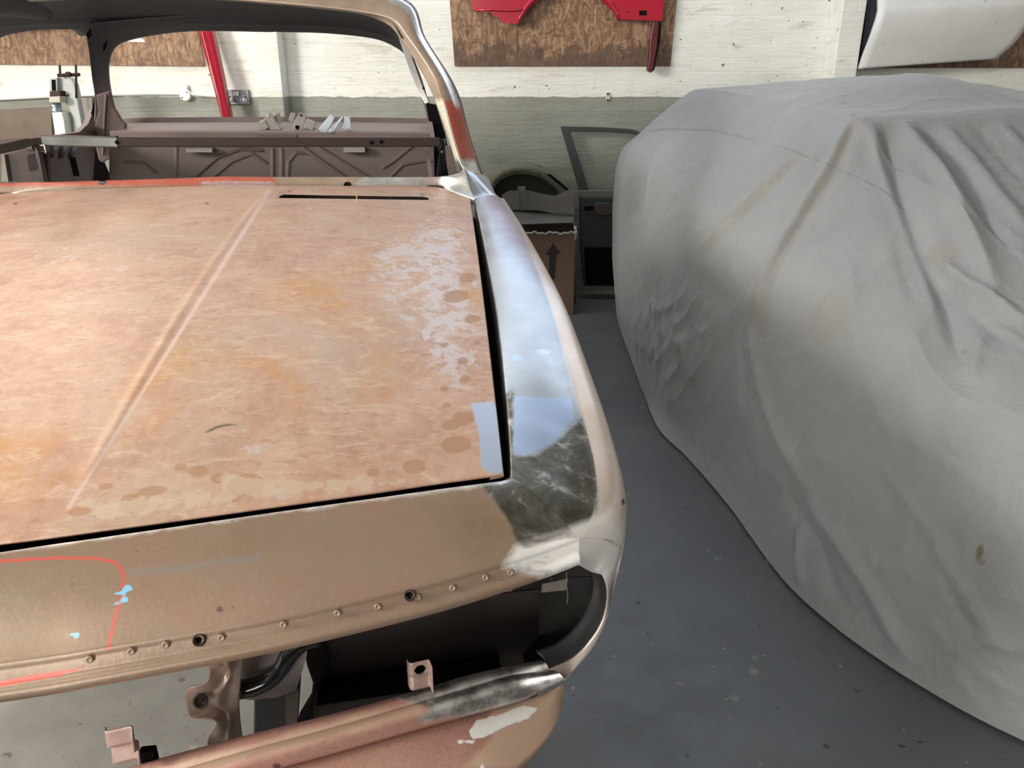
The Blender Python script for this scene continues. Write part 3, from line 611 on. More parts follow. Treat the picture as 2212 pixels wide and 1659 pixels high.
# wing / cowl / pillar corner web: joins wing end, cowl end and pillar foot
SA = -.21                                                                 # middle of the screen
def smir(full): m = full[:, :0:-1].copy(); m[..., 0] = 2 * SA - m[..., 0]; return np.concatenate([m, full], 1)
E0 = [(420, -90), (640, -66), (800, -28), (890, 8), (919, 81), (971, 163), (996, 217), (1010, 271), (1032, 345), (1045, 381)]
E1 = [(420, -66), (640, -44), (795, -14), (880, 12), (911, 81), (961, 163), (987, 222), (1004, 280), (1025, 348), (1036, 376)]
Qf = [(420, -3), (600, 9), (750, 25), (838, 43), (877, 81), (937, 163), (957, 228), (975, 297), (993, 348), (1004, 368)]
Qf = [(330, -8), (500, 0), (663, 13), (771, 25), (847, 42), (882, 81), (937, 163), (957, 228), (975, 297), (993, 348), (1004, 368)]
E0, E1 = [(330, -95), (500, -88)] + E0[1:], [(330, -70), (500, -63)] + E1[1:]
Rf = [(330, -6), (500, 2), (663, 16), (771, 29), (835, 52), (866, 86), (915, 163), (944, 228), (968, 297), (985, 352), (994, 372)]
e0 = np.array([KW(*q, o_) for q, o_ in zip(E0, (.03, .03, .03, .03, .04, .05, .05, .06, .07, .10, .15))]); e1 = np.array([KW(*q, o_) for q, o_ in zip(E1, (.004, .004, .004, .006, .01, .015, .02, .025, .035, .055, .085))]); qf = np.array([KW(*q, .0) for q in Qf]); rf = np.array([KW(*q, .035) for q in Rf])
for X in (e0, e1, qf, rf): X[0, 0] = SA
npil = 200; e0, e1, qf, rf = [seg(X, npil) for X in (e0, e1, qf, rf)]
rows = [e0 + np.array([-.02, .05, -.005]), e0 + np.array([.0, .02, 0]), e0, e0 * .5 + e1 * .5 + np.array([.003, -.006, .0]), e1]
for t in np.linspace(.08, 1, 12): q = e1 * (1 - t) + qf * t; q[:, 1] -= .007 * math.sin(t * math.pi); rows.append(q)
for t in np.linspace(.15, 1, 7): rows.append(qf * (1 - t) + rf * t)
rows += [rf + np.array([.008, .02, 0]), rf + np.array([.012, .03, .006])]
full = smir(np.array(rows)); mb = MB(); mb.grid(full); Q = proj(wld(full.reshape(-1, 3))); ri = np.repeat(np.arange(len(rows)), full.shape[1])
face = (ri >= 4) & (ri < 16)
att = dict(m_redp=np.where(ri >= 3, np.where(ri < 17, 1, 0), 0) * marks(Q, sd_poly(Q, [(955, 215), (1000, 222), (1040, 350), (985, 345), (970, 280)])) - 40. * ((ri < 3) | (ri >= 17)),
    m_bare=np.maximum(np.where((ri >= 3) & (ri <= 7), marks(Q, sd_poly(Q, [(860, -10), (900, -10), (990, 230), (960, 230), (890, 60), (840, 0)])), -40.), np.where(ri >= 4, marks(Q, sd_poly(Q, [(975, 345), (1060, 350), (1060, 400), (960, 400)])), -40.)),
    m_cream=np.where(ri >= 14, marks(Q, sd_poly(Q, [(930, 215), (965, 215), (1002, 372), (975, 380)])), -40.), m_dark=np.where(ri <= 3, 20., -40.), m_hole=np.full(len(Q), -40.))
mb.build('windscreen_frame', M_COWL, car, smooth=True, attrs=att)
# corner web
w0 = np.array([KS(1025, 430, lambda a, l: top_z(a, l) - .002), K(1081, 428, .942), KA(1085, 445, .838)])
web_a = [inn[-1], inn[-1] * .5 + rid[-1] * .5 + np.array([0, 0, .006]), rid[-1], rid[-1] * .4 + Sp[-1] * .6 + np.array([.006, 0, .004]), Sp[-1]]
web_c = [Cout[-1], np.array([.720, .012, 1.014]), np.array([.745, .022, 1.004]), np.array([.773, .080, .995]), np.array([.800, .140, .975])]
wa, wc = seg(web_a, 40), seg(web_c, 40); rows = []
for t in np.linspace(0, 1, 24): q = wa * (1 - t) + wc * t; q[:, 2] = wa[:, 2] + (wc[:, 2] - wa[:, 2]) * t ** 1.5 + .004 * math.sin(t * math.pi); rows.append(q)
full = np.array(rows); mb = MB(); mb.grid(full); z_ = np.full(full.shape[0] * 40, -40.)
o = mb.build('wing_corner', M_WING, car, smooth=True, attrs=dict(m_bright=z_, m_side=z_, m_ground=z_, m_blue=z_, m_tan=z_, m_redp=z_, m_dark=z_)); mirror(o)
# alloy strip with a screw hole on the pillar's inner side
sa_ = [(866, 54), (880, 95), (893, 130), (905, 163), (917, 195), (929, 222)]; sb_ = [(857, 60), (868, 98), (880, 133), (892, 166), (906, 198), (920, 225)]
mb = MB(); mb.grid(np.array([seg([KW(*q, .05) for q in sa_], 30), seg([KW(*q, .062) for q in sb_], 30)])); o = mb.build('channel_strip', M_SEAL, car, solid=.006)
q = KW(915, 191, .046); mb = MB(); mb.lathe(q, [(.004, -.002), (.004, .002)], (0, -.85, .5), 12); mb.build('screw_hole', M_BLACKSHADE, car)

# ---- roof ------------------------------------------------------------------
hd = np.array([KW(*q, .03) for q in [(330, -95), (640, -66), (800, -28), (890, 8)]]); hd[0, 0] = SA
Wtop_px = [(590, 68), (700, 71), (800, 82), (850, 100), (880, 125), (897, 165), (912, 215), (924, 262)]
Wr = np.array([KR(*q) for q in Wtop_px])
ctr_a = KR(590, 68)[0]
h2 = seg(hd, 60); rr = seg([np.array([SA, .86, 1.50]), np.array([.25, .85, 1.492]), np.array([.45, .83, 1.472]), np.array([.56, .80, 1.43])], 60); rows = []
for t in np.linspace(0, 1, 24): q = h2 * (1 - t) + rr * t; q[:, 2] += .035 * math.sin(t * math.pi); rows.append(q)
full = smir(np.array(rows))
mb = MB(); mb.grid(full); o = mb.build('roof_skin', [plain('roof_tan_steel', (.40, .33, .25), .4, .4, .1, 10)], car, smooth=True, solid=.0015)
# inside of the roof: one dark pressing from the screen header to the rear header
hi = np.array([KW(*q, .045) for q in [(330, -9), (600, 8), (771, 24), (840, 46), (868, 84)]]); hi[0, 0] = SA
rh = np.array([KR(*q, -.02) for q in [(590, 66), (700, 69), (800, 80), (850, 98), (880, 123)]]); rh[0, 0] = SA
hi2, rh2 = seg(hi, 60), seg(rh, 60); rows = [hi2 + np.array([0, -.035, .0]), hi2]
for t in np.linspace(.05, 1, 20): q = hi2 * (1 - t) + rh2 * t; q[:, 2] += .018 * math.sin(t * math.pi) - .012 * math.exp(-((t - .82) / .03) ** 2) + .010 * max(0, (t - .82)) * 0; rows.append(q)
rows += [rh2 + np.array([0, .05, .004])]
full = smir(np.array(rows))
mb = MB(); mb.grid(full); mb.build('roof_lining_panel', M_ROOFIN if 'M_ROOFIN' in globals() else M_DARKGREY, car, smooth=True)

# ---- C-pillars, rear window frame -------------------------------------------
Wl_px = [(590, 68), (423, 66), (330, 75), (270, 88), (246, 102), (236, 122), (232, 150), (236, 190), (246, 232), (262, 262)]
Vl_px = [(590, 34), (423, 34), (320, 40), (250, 46), (200, 52), (188, 70), (194, 112), (200, 165), (206, 212), (204, 268)]
Wl = np.array([KR(*q) for q in Wl_px]); Vl = np.array([KR(*q, -.11) for q in Vl_px]); nn = 120
w2, v2 = seg(Wl, nn), seg(Vl, nn); rows = []
for t in np.linspace(0, 1, 16): q = v2 * (1 - t) + w2 * t; q[:, 1] -= .02 * math.sin(t * math.pi); rows.append(q)
rows += [w2 + np.array([.0, .015, 0]), w2 + np.array([-.006, .04, 0])]
mb = MB(); full = np.array(rows); mb.grid(full)
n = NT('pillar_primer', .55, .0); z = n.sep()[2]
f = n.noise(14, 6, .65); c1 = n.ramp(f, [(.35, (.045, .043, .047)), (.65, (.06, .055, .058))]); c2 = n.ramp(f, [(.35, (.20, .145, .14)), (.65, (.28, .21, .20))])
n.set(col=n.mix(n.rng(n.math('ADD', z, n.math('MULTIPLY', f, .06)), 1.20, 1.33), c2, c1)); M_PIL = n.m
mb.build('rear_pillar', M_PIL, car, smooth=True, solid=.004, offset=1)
# right pillar of the rear window
Vr_px = [(590, 34), (700, 38), (800, 47), (850, 62), (872, 84), (893, 130), (912, 180), (936, 262)]
Vr = np.array([KR(*q, -.11) for q in Vr_px]); w2, v2 = seg(Wr, 90), seg(Vr, 90); rows = []
for t in np.linspace(0, 1, 10): rows.append(v2 * (1 - t) + w2 * t)
rows += [w2 + np.array([.006, .03, 0])]
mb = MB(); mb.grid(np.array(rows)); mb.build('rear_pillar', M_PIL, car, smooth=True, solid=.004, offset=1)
# gusset plates at the pillar head
for pts in ([(186, 74), (195, 62), (197, 76), (190, 84)], [(222, 100), (232, 84), (228, 104), (223, 112)]):
    mb = MB(); mb.prism([KR(*q, -.155) for q in pts], (0, .004, 0)); mb.build('pillar_slot', M_BLACKSHADE, car)
# quarter window rail (left)
top = [(-60, 8), (0, 10), (60, 8), (120, 10), (180, 30), (200, 52)]; bot = [(-60, 32), (0, 33), (70, 36), (130, 47), (170, 60), (190, 76)]
ra, rb = seg([KA(*q, -.60) for q in top], 50), seg([KA(*q, -.66) for q in bot], 50)
mb = MB(); mb.grid(np.array([ra + np.array([.05, 0, .03]), ra, rb * .5 + ra * .5 + np.array([.012, 0, 0]), rb, rb + np.array([-.03, 0, 0])])); mb.build('side_roof_rail', M_DARKGREY, car, smooth=True, solid=.003)
# foot of the left pillar, flaring into the parcel shelf end
ft = [(206, 205), (237, 196), (246, 232), (262, 258), (272, 268), (268, 300), (262, 340), (232, 345), (220, 352), (212, 345), (204, 310), (201, 280), (212, 240)]
mb = MB(); mb.prism([KR(*q, -.14) for q in ft], (-.0, .025, 0)); mb.build('pillar_foot', M_INNER2, car, bevel=.006, tri=True)
mb = MB(); mb.tube(cr([KR(*q, -.145) for q in [(229, 205), (226, 250), (224, 300), (222, 335)]], 20), .004, 6); mb.build('pillar_rib', M_INNER2, car, smooth=True)
mb = MB(); mb.prism([KR(*q, -.05) for q in [(206, 205), (228, 212), (206, 275), (222, 350), (240, 392), (186, 392), (186, 290)]], (0, .02, 0)); mb.build('shut_gap', M_BLACKSHADE, car, tri=True)
# ---- parcel shelf, bulkhead, rear scuttle -------------------------------------
def shelf_pt(x, y): return K(x, y, 1.09)
mb = MB(); sh_f = [(238, 284), (300, 283), (592, 283), (800, 284), (930, 286)]; sh_b = [(262, 268), (320, 265), (592, 263), (800, 264), (925, 266)]
Fz, Bz = np.array([KL(*q, .95) for q in sh_f]), np.array([KL(*q, 1.20) for q in sh_b]); f2, b2 = seg(Fz, 60), seg(Bz, 60)
Lz = np.array([KL(*q, .955) for q in [(238, 301), (300, 301), (592, 301), (800, 301), (930, 301)]]); l2 = seg(Lz, 60)
rows = [b2 + np.array([0, .0, .02])] + [b2 * (1 - t) + f2 * t for t in np.linspace(0, 1, 8)] + [f2 + np.array([0, -.006, -.006]), l2 + np.array([0, -.004, 0]), l2 + np.array([0, .03, -.005])]
mb.grid(np.array(rows)); mb.build('parcel_shelf', M_INNER2, car, smooth=False, solid=.002)
mb = MB(); mb.prism([KL(*q, .948) for q in [(556, 291), (641, 291), (641, 297), (556, 298)]], (0, -.008, 0)); mb.build('shelf_lip', M_INNER, car)
sc = [(262, 262), (330, 264), (423, 262), (592, 259), (700, 260), (820, 263), (924, 267)]; scb = [(262, 272), (330, 269), (592, 268), (820, 269), (924, 272)]
mb = MB(); mb.grid(np.array([seg([KL(*q, 1.26) for q in sc], 60), seg([KL(*q, 1.24) for q in scb], 60)])); mb.build('rear_scuttle', M_DARKGREY, car, solid=.01)
# bulkhead with pressed ribs
NB, MBk = 240, 90; Gb = np.zeros((MBk, NB, 3))
for j in range(MBk):
    y = 296 + (420 - 296) * j / (MBk - 1)
    for i in range(NB):
        x = 236 + (946 - 236) * i / (NB - 1); Gb[j, i] = KP(x, y, (0, 1, -.18), .975 - .18 * 1.08)
Q = proj(wld(Gb.reshape(-1, 3))); h = np.zeros(len(Q))
ribs = [([(590, 322), (590, 400)], 3), ([(609, 322), (609, 400)], 3), ([(410, 392), (470, 340), (520, 322), (565, 325)], 4), ([(450, 392), (500, 350), (545, 332), (575, 352)], 3), ([(622, 392), (624, 350), (640, 330), (670, 332), (745, 384)], 3), ([(690, 318), (800, 385)], 3), ([(655, 318), (760, 392)], 3), ([(828, 362), (845, 352), (890, 316)], 3.5), ([(842, 384), (870, 356), (915, 348), (940, 347)], 3), ([(270, 350), (310, 352), (335, 372)], 3), ([(381, 318), (380, 380)], 2)]
for pts, wd in ribs: h = np.maximum(h, np.clip(1 - (wd - sd_line(Q, pts, wd)) / (wd * 1.2), 0, 1))
Gb[..., 1] -= .010 * h.reshape(MBk, NB)
mb = MB(); mb.grid(Gb); mb.build('rear_bulkhead', M_INNER, car, smooth=True, solid=.002, offset=1)
for x0, x1, y0, y1 in ((402, 458, 320, 329), (742, 788, 318, 329)):
    mb = MB(); c_ = [KL(x0, y0, .93), KL(x1, y0, .93), KL(x1, y1, .91), KL(x0, y1, .91)]; mb.prism(c_, (0, .05, 0)); mb.build('seat_hook', M_BRACKET, car)
# ---- welded brace bar -----------------------------------------------------------
bL, bM, bR = KL(92, 303, .50), KL(256, 307, .50), KL(951, 307, .50)
dv = (bR - bL) / np.linalg.norm(bR - bL)
def bar(name, a, b, hw, mat):
    v = b - a; ln = np.linalg.norm(v); x = v / ln; y = np.cross([0, 0, 1.0], x); y /= np.linalg.norm(y); z = np.cross(x, y)
    mb = MB(); mb.box((a + b) / 2, (ln / 2, hw, hw), np.array([x, y, z]).T); return mb.build(name, mat, car, bevel=hw * .25)
o = bar('brace_bar', bM, bR, .0155, M_BARDARK); o2 = bar('brace_sleeve', bL, bM + dv * .004, .0175, plain('scuffed_steel', (.13, .13, .115), .34, .55, .1, 40)); tag(o2, 'bright steel sleeve on the left end of the bar')
mb = MB(); c_ = KL(255, 307, .497); mb.tube([c_ - dv * .004, c_ + dv * .004], .021, 4); mb.build('sleeve_collar', M_CHROME, car)
for x in (802, 823):
    mb = MB(); c_ = KL(x, 308 if x < 810 else 306, .483); mb.lathe(c_, [(.006, -.003), (.006, .003), (.003, .006)], (0, -1, .3), 10); mb.build('bar_bolt', M_BLACKSHADE, car, smooth=True)
mb = MB(); mb.prism([KL(*q, .492) for q in [(465, 303), (492, 303), (492, 312), (465, 312)]], (0, -.004, 0)); mb.build('bar_weld_plate', M_BARDARK, car, bevel=.002)
c_ = KL(94, 321, .50); mb = MB(); hw = .012
for q in ((0, 0, hw), (0, 0, -hw), (hw, 0, 0), (-hw, 0, 0)): mb.box(c_ + np.array(q), (hw + .002 if q[0] == 0 else .002, .02, .002 if q[0] == 0 else hw + .002))
mb.build('bar_socket', M_CHROME, car)
# ---- left quarter panel inner -----------------------------------------------------
def qp(name, px, a, mat, t=-.02, **k):
    mb = MB(); mb.prism([KA(*q, a) for q in px], (t, 0, 0)); return mb.build(name, mat, car, tri=True, **k)
qp('quarter_panel_inner', [(62, 300), (120, 293), (172, 285), (190, 268), (204, 236), (208, 300), (200, 396), (100, 396), (86, 340), (70, 322)], -.70, M_INNER2)
for i, x in enumerate((113, 135, 156)):
    mb = MB(); mb.tube([KA(x + 7, 316, -.695), KA(x + 2, 326, -.690), KA(x - 4, 338, -.695)], .009, 8); mb.build('quarter_rib', M_INNER2, car, smooth=True)
qp('quarter_slot', [(151, 341), (163, 339), (172, 380), (160, 380)], -.698, M_BLACKSHADE)
qp('belt_ledge', [(-80, 330), (0, 312), (60, 299), (70, 306), (74, 313), (50, 322), (0, 333), (-80, 350)], -.62, M_INNER, t=-.06)
def post(name, px, l, mat, th=.02):
    mb = MB(); mb.prism([KL(*q, l) for q in px], (0, th, 0)); return mb.build(name, mat, car, tri=True)
post('door_post_face', [(10, 334), (46, 325), (72, 314), (80, 330), (90, 392), (18, 394), (10, 350)], .46, M_BRACKET2 if 'M_BRACKET2' in globals() else M_INNER)
post('door_post_hole', [(60, 335), (73, 331), (74, 342), (84, 348), (86, 364), (64, 370), (59, 345)], .457, plain('dark_maroon', (.03, .012, .012), .7), .002)
post('door_post_edge', [(4, 334), (9, 334), (18, 392), (3, 392)], .44, M_BRACKET)
post('post_edge_strip', [(74, 316), (82, 326), (95, 392), (89, 392)], .45, M_INNER)
post('sill_strut', [(92, 332), (102, 332), (106, 392), (96, 392)], .52, M_INNER)
# ---- right side: black door post behind the screen pillar -----------------------------
post('door_post', [(920, 222), (942, 226), (962, 290), (968, 320), (984, 390), (940, 392), (938, 320)], .62, M_BLACKSHADE, .05)
post('post_flange', [(917, 312), (926, 318), (936, 392), (928, 392)], .60, M_INNER2)
post('post_flange', [(926, 262), (934, 264), (942, 310), (935, 310)], .60, M_INNER2)
post('post_panel', [(962, 316), (974, 316), (990, 380), (972, 392), (966, 360)], .30, M_INNER)
mb = MB(); mb.tube([KL(954, 300, .58), KL(956, 330, .58), KL(950, 392, .58)], .016, 10); mb.build('door_post_tube', M_BLACKGLOSS, car, smooth=True)
# floor pan and sills so that the cabin is closed below
mb = MB(); mb.box((0, .55, .40), (.72, .60, .004)); mb.build('floor_pan', M_INNER, car)
for s_ in (-1, 1):
    mb = MB(); mb.box((s_ * .74, .45, .42), (.045, .70, .07)); mb.build('sill', M_INNER, car, bevel=.015)
# ================================================================== THE ROOM
WY = 4.90
def wall_material():
    n = NT('painted_brick', .55, 0); x, y, z = n.sep()
    cb = n.t.nodes.new('ShaderNodeCombineXYZ'); wob = n.noise(3, 3)
    n.lk(n.math('ADD', x, y), cb.inputs[0]); n.lk(n.math('ADD', z, n.math('MULTIPLY', wob, .012)), cb.inputs[1])
    b = n.t.nodes.new('ShaderNodeTexBrick'); n.lk(cb.outputs[0], b.inputs['Vector']); b.inputs['Scale'].default_value = 1; b.inputs['Brick Width'].default_value = .225; b.inputs['Row Height'].default_value = .075; b.inputs['Mortar Size'].default_value = .005; b.inputs['Mortar Smooth'].default_value = 1.0
    f1 = n.noise(2.5, 6, .6); f2 = n.noise(7, 7, .7, stretch=(.45, 1, 2.2), dist=.4); f3 = n.noise(45, 5, .7)
    white = n.ramp(f1, [(.3, (.70, .685, .61)), (.65, (.80, .79, .74))])
    white = n.mix(n.math('MULTIPLY', n.rng(n.noise(1.7, 5, .6), .42, .66), .22), white, (.56, .55, .46)); white = n.mix(n.math('MULTIPLY', n.rng(f2, .56, .72), .8), white, (.45, .37, .27))
    white = n.mix(n.math('MULTIPLY', b.outputs['Fac'], n.rng(n.noise(4, 5, .6), .5, .7, .0, .16)), white, (.45, .42, .36))
    white = n.mix(n.rng(n.noise(26, 2, .5, stretch=(1, 1, 1.6)), .73, .76), white, (.10, .09, .08))
    grey = n.ramp(f1, [(.3, (.225, .225, .19)), (.65, (.285, .285, .245))])
    grey = n.mix(n.math('MULTIPLY', n.rng(f2, .60, .72), .5), grey, (.15, .145, .12))
    edge = n.math('ADD', z, n.math('MULTIPLY', n.math('SUBTRACT', n.noise(9, 4), .5), .03))
    c = n.mix(n.rng(edge, 1.203, 1.208), grey, white)
    n.set(col=c, rough=n.rng(f3, .3, .7, .45, .65))
    hgt = n.math('ADD', n.math('MULTIPLY', b.outputs['Fac'], -.13), n.math('ADD', n.math('MULTIPLY', f3, .30), n.math('ADD', n.math('MULTIPLY', f2, 1.2), n.math('MULTIPLY', n.noise(13, 5, .6, stretch=(.35, 1, 1.6)), .8))))
    n.bump(hgt, .6, .012)
    return n.m
M_WALL = wall_material()
def struct(name, mb, mat, **k): o = mb.build(name, mat, **k); o['kind'] = 'structure'; return o
X0, X1, YF = -5.2, 4.8, -7.4
mb = MB()
for x0, x1, z0, z1 in ((X0, -.6, 0, CEIL), (1.7, X1, 0, CEIL), (-.6, 1.7, 0, 2.22), (-.6, 1.7, 3.08, CEIL)): mb.box(((x0 + x1) / 2, WY + .1, (z0 + z1) / 2), ((x1 - x0) / 2, .1, (z1 - z0) / 2))
struct('wall_back', mb, M_WALL)
mb = MB(); wx = X0 - .1
for y0, y1, z0, z1 in ((YF, -1.6, 0, CEIL), (.6, WY, 0, CEIL), (-1.6, .6, 0, 1.80), (-1.6, .6, 3.10, CEIL)): mb.box((wx, (y0 + y1) / 2, (z0 + z1) / 2), (.1, (y1 - y0) / 2, (z1 - z0) / 2))
struct('wall_left', mb, M_WALL)
def window(name, c, hx, hy, hz, bars):
    mb = MB(); mb.box(c, (hx, hy, hz)); o = struct(name, mb, M_GLASS)
    mb = MB()
    for k in np.linspace(-1, 1, bars): mb.box((c[0] + (hx * k if hx > hy else 0), c[1] + (hy * k if hy > hx else 0), c[2]), (.02, .02, hz))
    for k in (-1, 1): mb.box((c[0], c[1], c[2] + hz * k), (max(hx, .02), max(hy, .02), .02))
    mb.build('window_frame', M_GREYP, o)
n = NT('window_glass', .15, 0, (.85, .92, 1.0)); n.b.inputs['Transmission Weight'].default_value = .9; M_GLASS = n.m
window('window_2', (X0 - .06, -.5, 2.45), .004, 1.1, .65, 4)
mb = MB(); mb.box((X1 + .1, (WY + YF) / 2, CEIL / 2), (.1, (WY - YF) / 2, CEIL / 2)); struct('wall_right', mb, M_WALL)
mb = MB(); mb.box((-4.75, YF - .1, CEIL / 2), (.45, .1, CEIL / 2)); mb.box((1.9, YF - .1, CEIL / 2), (2.9, .1, CEIL / 2)); mb.box((-2.65, YF - .1, 3.0), (1.65, .1, .3)); struct('wall_front', mb, M_WALL)
n = NT('floor_paint', .42, 0); f1 = n.noise(1.3, 5, .6); f2 = n.noise(7, 6, .7); f3 = n.noise(60, 4, .7, stretch=(1, .3, 1))
c = n.ramp(f1, [(.35, (.085, .094, .103)), (.65, (.115, .121, .124))])
c = n.mix(n.math('MULTIPLY', n.rng(f2, .56, .72), .4), c, (.14, .128, .105)); c = n.mix(n.math('MULTIPLY', f3, .25), c, (.065, .07, .08))
v = n.voro(9); c = n.mix(n.math('MULTIPLY', n.rng(n.math('ADD', v, n.math('MULTIPLY', n.noise(50, 4, .7), .30)), .27, .22), n.rng(n.noise(3, 4), .50, .58)), c, (.25, .22, .165))
c = n.mix(n.math('MULTIPLY', n.rng(n.noise(15, 7, .75), .60, .68), .55), c, (.12, .085, .055))
c = n.mix(n.math('MULTIPLY', n.rng(n.noise(90, 4, .7, stretch=(1, .4, 1)), .60, .68), .6), c, (.055, .058, .062))
c = n.mix(n.rng(n.noise(32, 2, .5), .715, .73), c, (.03, .03, .032))
c = n.mix(n.rng(n.noise(48, 2, .5), .73, .74), c, (.28, .26, .22))
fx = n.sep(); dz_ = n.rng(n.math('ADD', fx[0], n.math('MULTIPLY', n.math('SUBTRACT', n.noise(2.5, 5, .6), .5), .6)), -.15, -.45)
pale_floor = n.ramp(n.noise(11, 6, .65), [(.35, (.25, .24, .22)), (.65, (.31, .30, .275))]); pale_floor = n.mix(n.rng(n.noise(38, 3, .6), .64, .70), pale_floor, (.14, .125, .11)); pale_floor = n.mix(n.rng(n.noise(44, 3, .6, dist=.5), .70, .73), pale_floor, (.40, .36, .28))
c = n.mix(n.math('MULTIPLY', dz_, .92), c, pale_floor)  # floor colour turns paler and speckled under the bare car
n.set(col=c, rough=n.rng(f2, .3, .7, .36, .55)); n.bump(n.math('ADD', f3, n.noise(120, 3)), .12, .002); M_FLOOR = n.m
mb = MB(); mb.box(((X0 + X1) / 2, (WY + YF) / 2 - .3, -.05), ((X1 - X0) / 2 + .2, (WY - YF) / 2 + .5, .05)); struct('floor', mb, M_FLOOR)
M_CEIL = plain('ceiling_board', (.55, .55, .52), .8, 0, .06, 5)
sx0, sx1, sy0, sy1 = -2.2, 2.2, 3.6, 4.7
mb = MB(); zc = CEIL + .06
for a0, a1, b0, b1 in ((X0, X1, YF, sy0), (X0, X1, sy1, WY), (X0, sx0, sy0, sy1), (sx1, X1, sy0, sy1)): mb.box(((a0 + a1) / 2, (b0 + b1) / 2, zc), ((a1 - a0) / 2, (b1 - b0) / 2, .06))
struct('ceiling', mb, M_CEIL)
n = NT('skylight_glass', .3, 0, (.85, .92, 1.0)); n.b.inputs['Transmission Weight'].default_value = .8
mb = MB(); mb.box(((sx0 + sx1) / 2, (sy0 + sy1) / 2, CEIL + .10), ((sx1 - sx0) / 2, (sy1 - sy0) / 2, .004)); wn = struct('window_1', mb, n.m)
mb = MB()
for x in np.linspace(sx0, sx1, 6): mb.box((x, (sy0 + sy1) / 2, CEIL + .06), (.02, (sy1 - sy0) / 2, .03))
mb.build('glazing_bar', M_GREYP, wn)
for i, px in enumerate([((541, 70), (598, 70)), ((1822, 0), (1874, 0))]):
    fy = WY - .13 if i == 0 else WY - .18
    a, b = PY(*px[0], fy), PY(*px[1], fy); mb = MB(); mb.box(((a[0] + b[0]) / 2, (fy + WY) / 2, CEIL / 2), ((b[0] - a[0]) / 2, (WY - fy) / 2, CEIL / 2)); struct('trim_%d' % (i + 1), mb, M_WALL, bevel=.006)
# the tube light's fitting
mb = MB(); mb.box((-2.65, 3.7, CEIL - .05), (.16, 1.0, .05)); o = mb.build('ceiling_light', M_WHITEP); tag(o, 'white tube light fitting on the ceiling near the back wall', 'light')

window('added_window_3', (.55, WY + .06, 2.65), 1.15, .004, .43, 5)  # added opening for the bluish reflection light, out of view
mb = MB(); mb.box((-2.0, -1.5, CEIL - .05), (1.0, .16, .05)); o = mb.build('ceiling_light', M_WHITEP); tag(o, 'added white tube light fitting on the ceiling in front of the bare car', 'light')  # fitting for the added front tube
# ---- boards and panels on the back wall
def osb(name, lo_dark, seed):
    n = NT(name, .65, 0); f = n.noise(24, 5, .68, stretch=(1.0, 1, .38), dist=2.2); g = n.noise(30, 4, .6, stretch=(.35, 1, 1), dist=1.2); h = n.noise(4 + seed, 6, .7)
    c = n.ramp(f, [(.34, (.085, .042, .02)), (.47, (.20, .11, .058)), (.58, (.32, .19, .11)), (.70, (.44, .29, .18))])
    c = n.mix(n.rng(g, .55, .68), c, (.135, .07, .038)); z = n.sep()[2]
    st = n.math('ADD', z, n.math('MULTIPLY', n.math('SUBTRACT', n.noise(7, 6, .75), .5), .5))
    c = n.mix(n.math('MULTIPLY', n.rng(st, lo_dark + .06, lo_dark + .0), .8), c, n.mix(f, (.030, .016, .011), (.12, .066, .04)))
    n.set(col=c); n.bump(f, .3, .003); return n.m
def panel(name, px, y, t, mat, **k):
    mb = MB(); mb.prism([PY(*q, y) for q in px], (0, t, 0)); return mb.build(name, mat, tri=True, **k)
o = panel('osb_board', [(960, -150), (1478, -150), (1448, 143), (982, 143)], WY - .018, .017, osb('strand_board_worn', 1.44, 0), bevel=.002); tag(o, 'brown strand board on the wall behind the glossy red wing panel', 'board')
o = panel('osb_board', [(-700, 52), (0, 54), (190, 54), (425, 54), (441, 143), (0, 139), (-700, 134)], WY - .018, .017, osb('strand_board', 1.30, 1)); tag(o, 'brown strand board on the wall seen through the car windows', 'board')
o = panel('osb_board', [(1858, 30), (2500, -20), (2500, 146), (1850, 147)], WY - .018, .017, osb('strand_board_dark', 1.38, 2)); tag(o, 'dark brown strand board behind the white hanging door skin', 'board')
panel('paper_scrap', [(276, 90), (278, 84), (286, 80), (300, 81), (309, 85), (314, 91)], WY - .0195, .001, plain('label_paper', (.70, .69, .74), .7), ); tag(bpy.data.objects['paper_scrap'], 'torn white paper scrap stuck on the strand board', 'paper')
n = NT('glossy_red_paint', .13, 0, (.35, .006, .024)); n.b.inputs['Coat Weight'].default_value = .6; n.b.inputs['Coat Roughness'].default_value = .05; M_RED = n.m
M_DRED = plain('dark_red_primer', (.085, .008, .012), .35, 0, .2, 30)
# red wing panel with its wheel arch
wp = empty('wing_panel', tuple(PY(1230, 45, WY - .06)), 'glossy red front wing panel with wheel arch hung on the strand board', 'car panel')
base = np.array(wp.location)
arch = [(1119, 52), (1140, 19), (1167, -6), (1195, -24), (1230, -30), (1265, -24), (1298, -2), (1324, 22), (1336, 42)]
outl = [(1000, -170), (1012, -60), (1018, 14), (1024, 25), (1060, 26), (1064, 34), (1077, 37), (1083, 49)] + arch + [(1430, 45), (1436, -10), (1440, -170)]
mb = MB(); mb.prism([PY(*q, WY - .12) - base for q in outl], (0, .004, 0))
mb.build('skin', M_RED, wp, tri=True)
ap = cr([PY(*q, WY - .123) - base for q in arch], 40); mb = MB(); mb.grid(np.array([ap + np.array([0, 0, .0]), ap + np.array([0, -.008, .012]), ap + np.array([0, -.004, .03]), ap + np.array([0, .002, .036])])); mb.build('arch_lip', M_RED, wp, smooth=True, solid=.002)
mb = MB(); mb.grid(np.array([ap, ap + np.array([0, .085, .004])])); mb.build('arch_flange', M_RED, wp, smooth=True, solid=.002)
mb = MB(); cz = [PY(*q, WY - .125) - base for q in [(1337, 44), (1348, -10), (1345, -80), (1440, -80), (1433, 46)]]; sh = cz
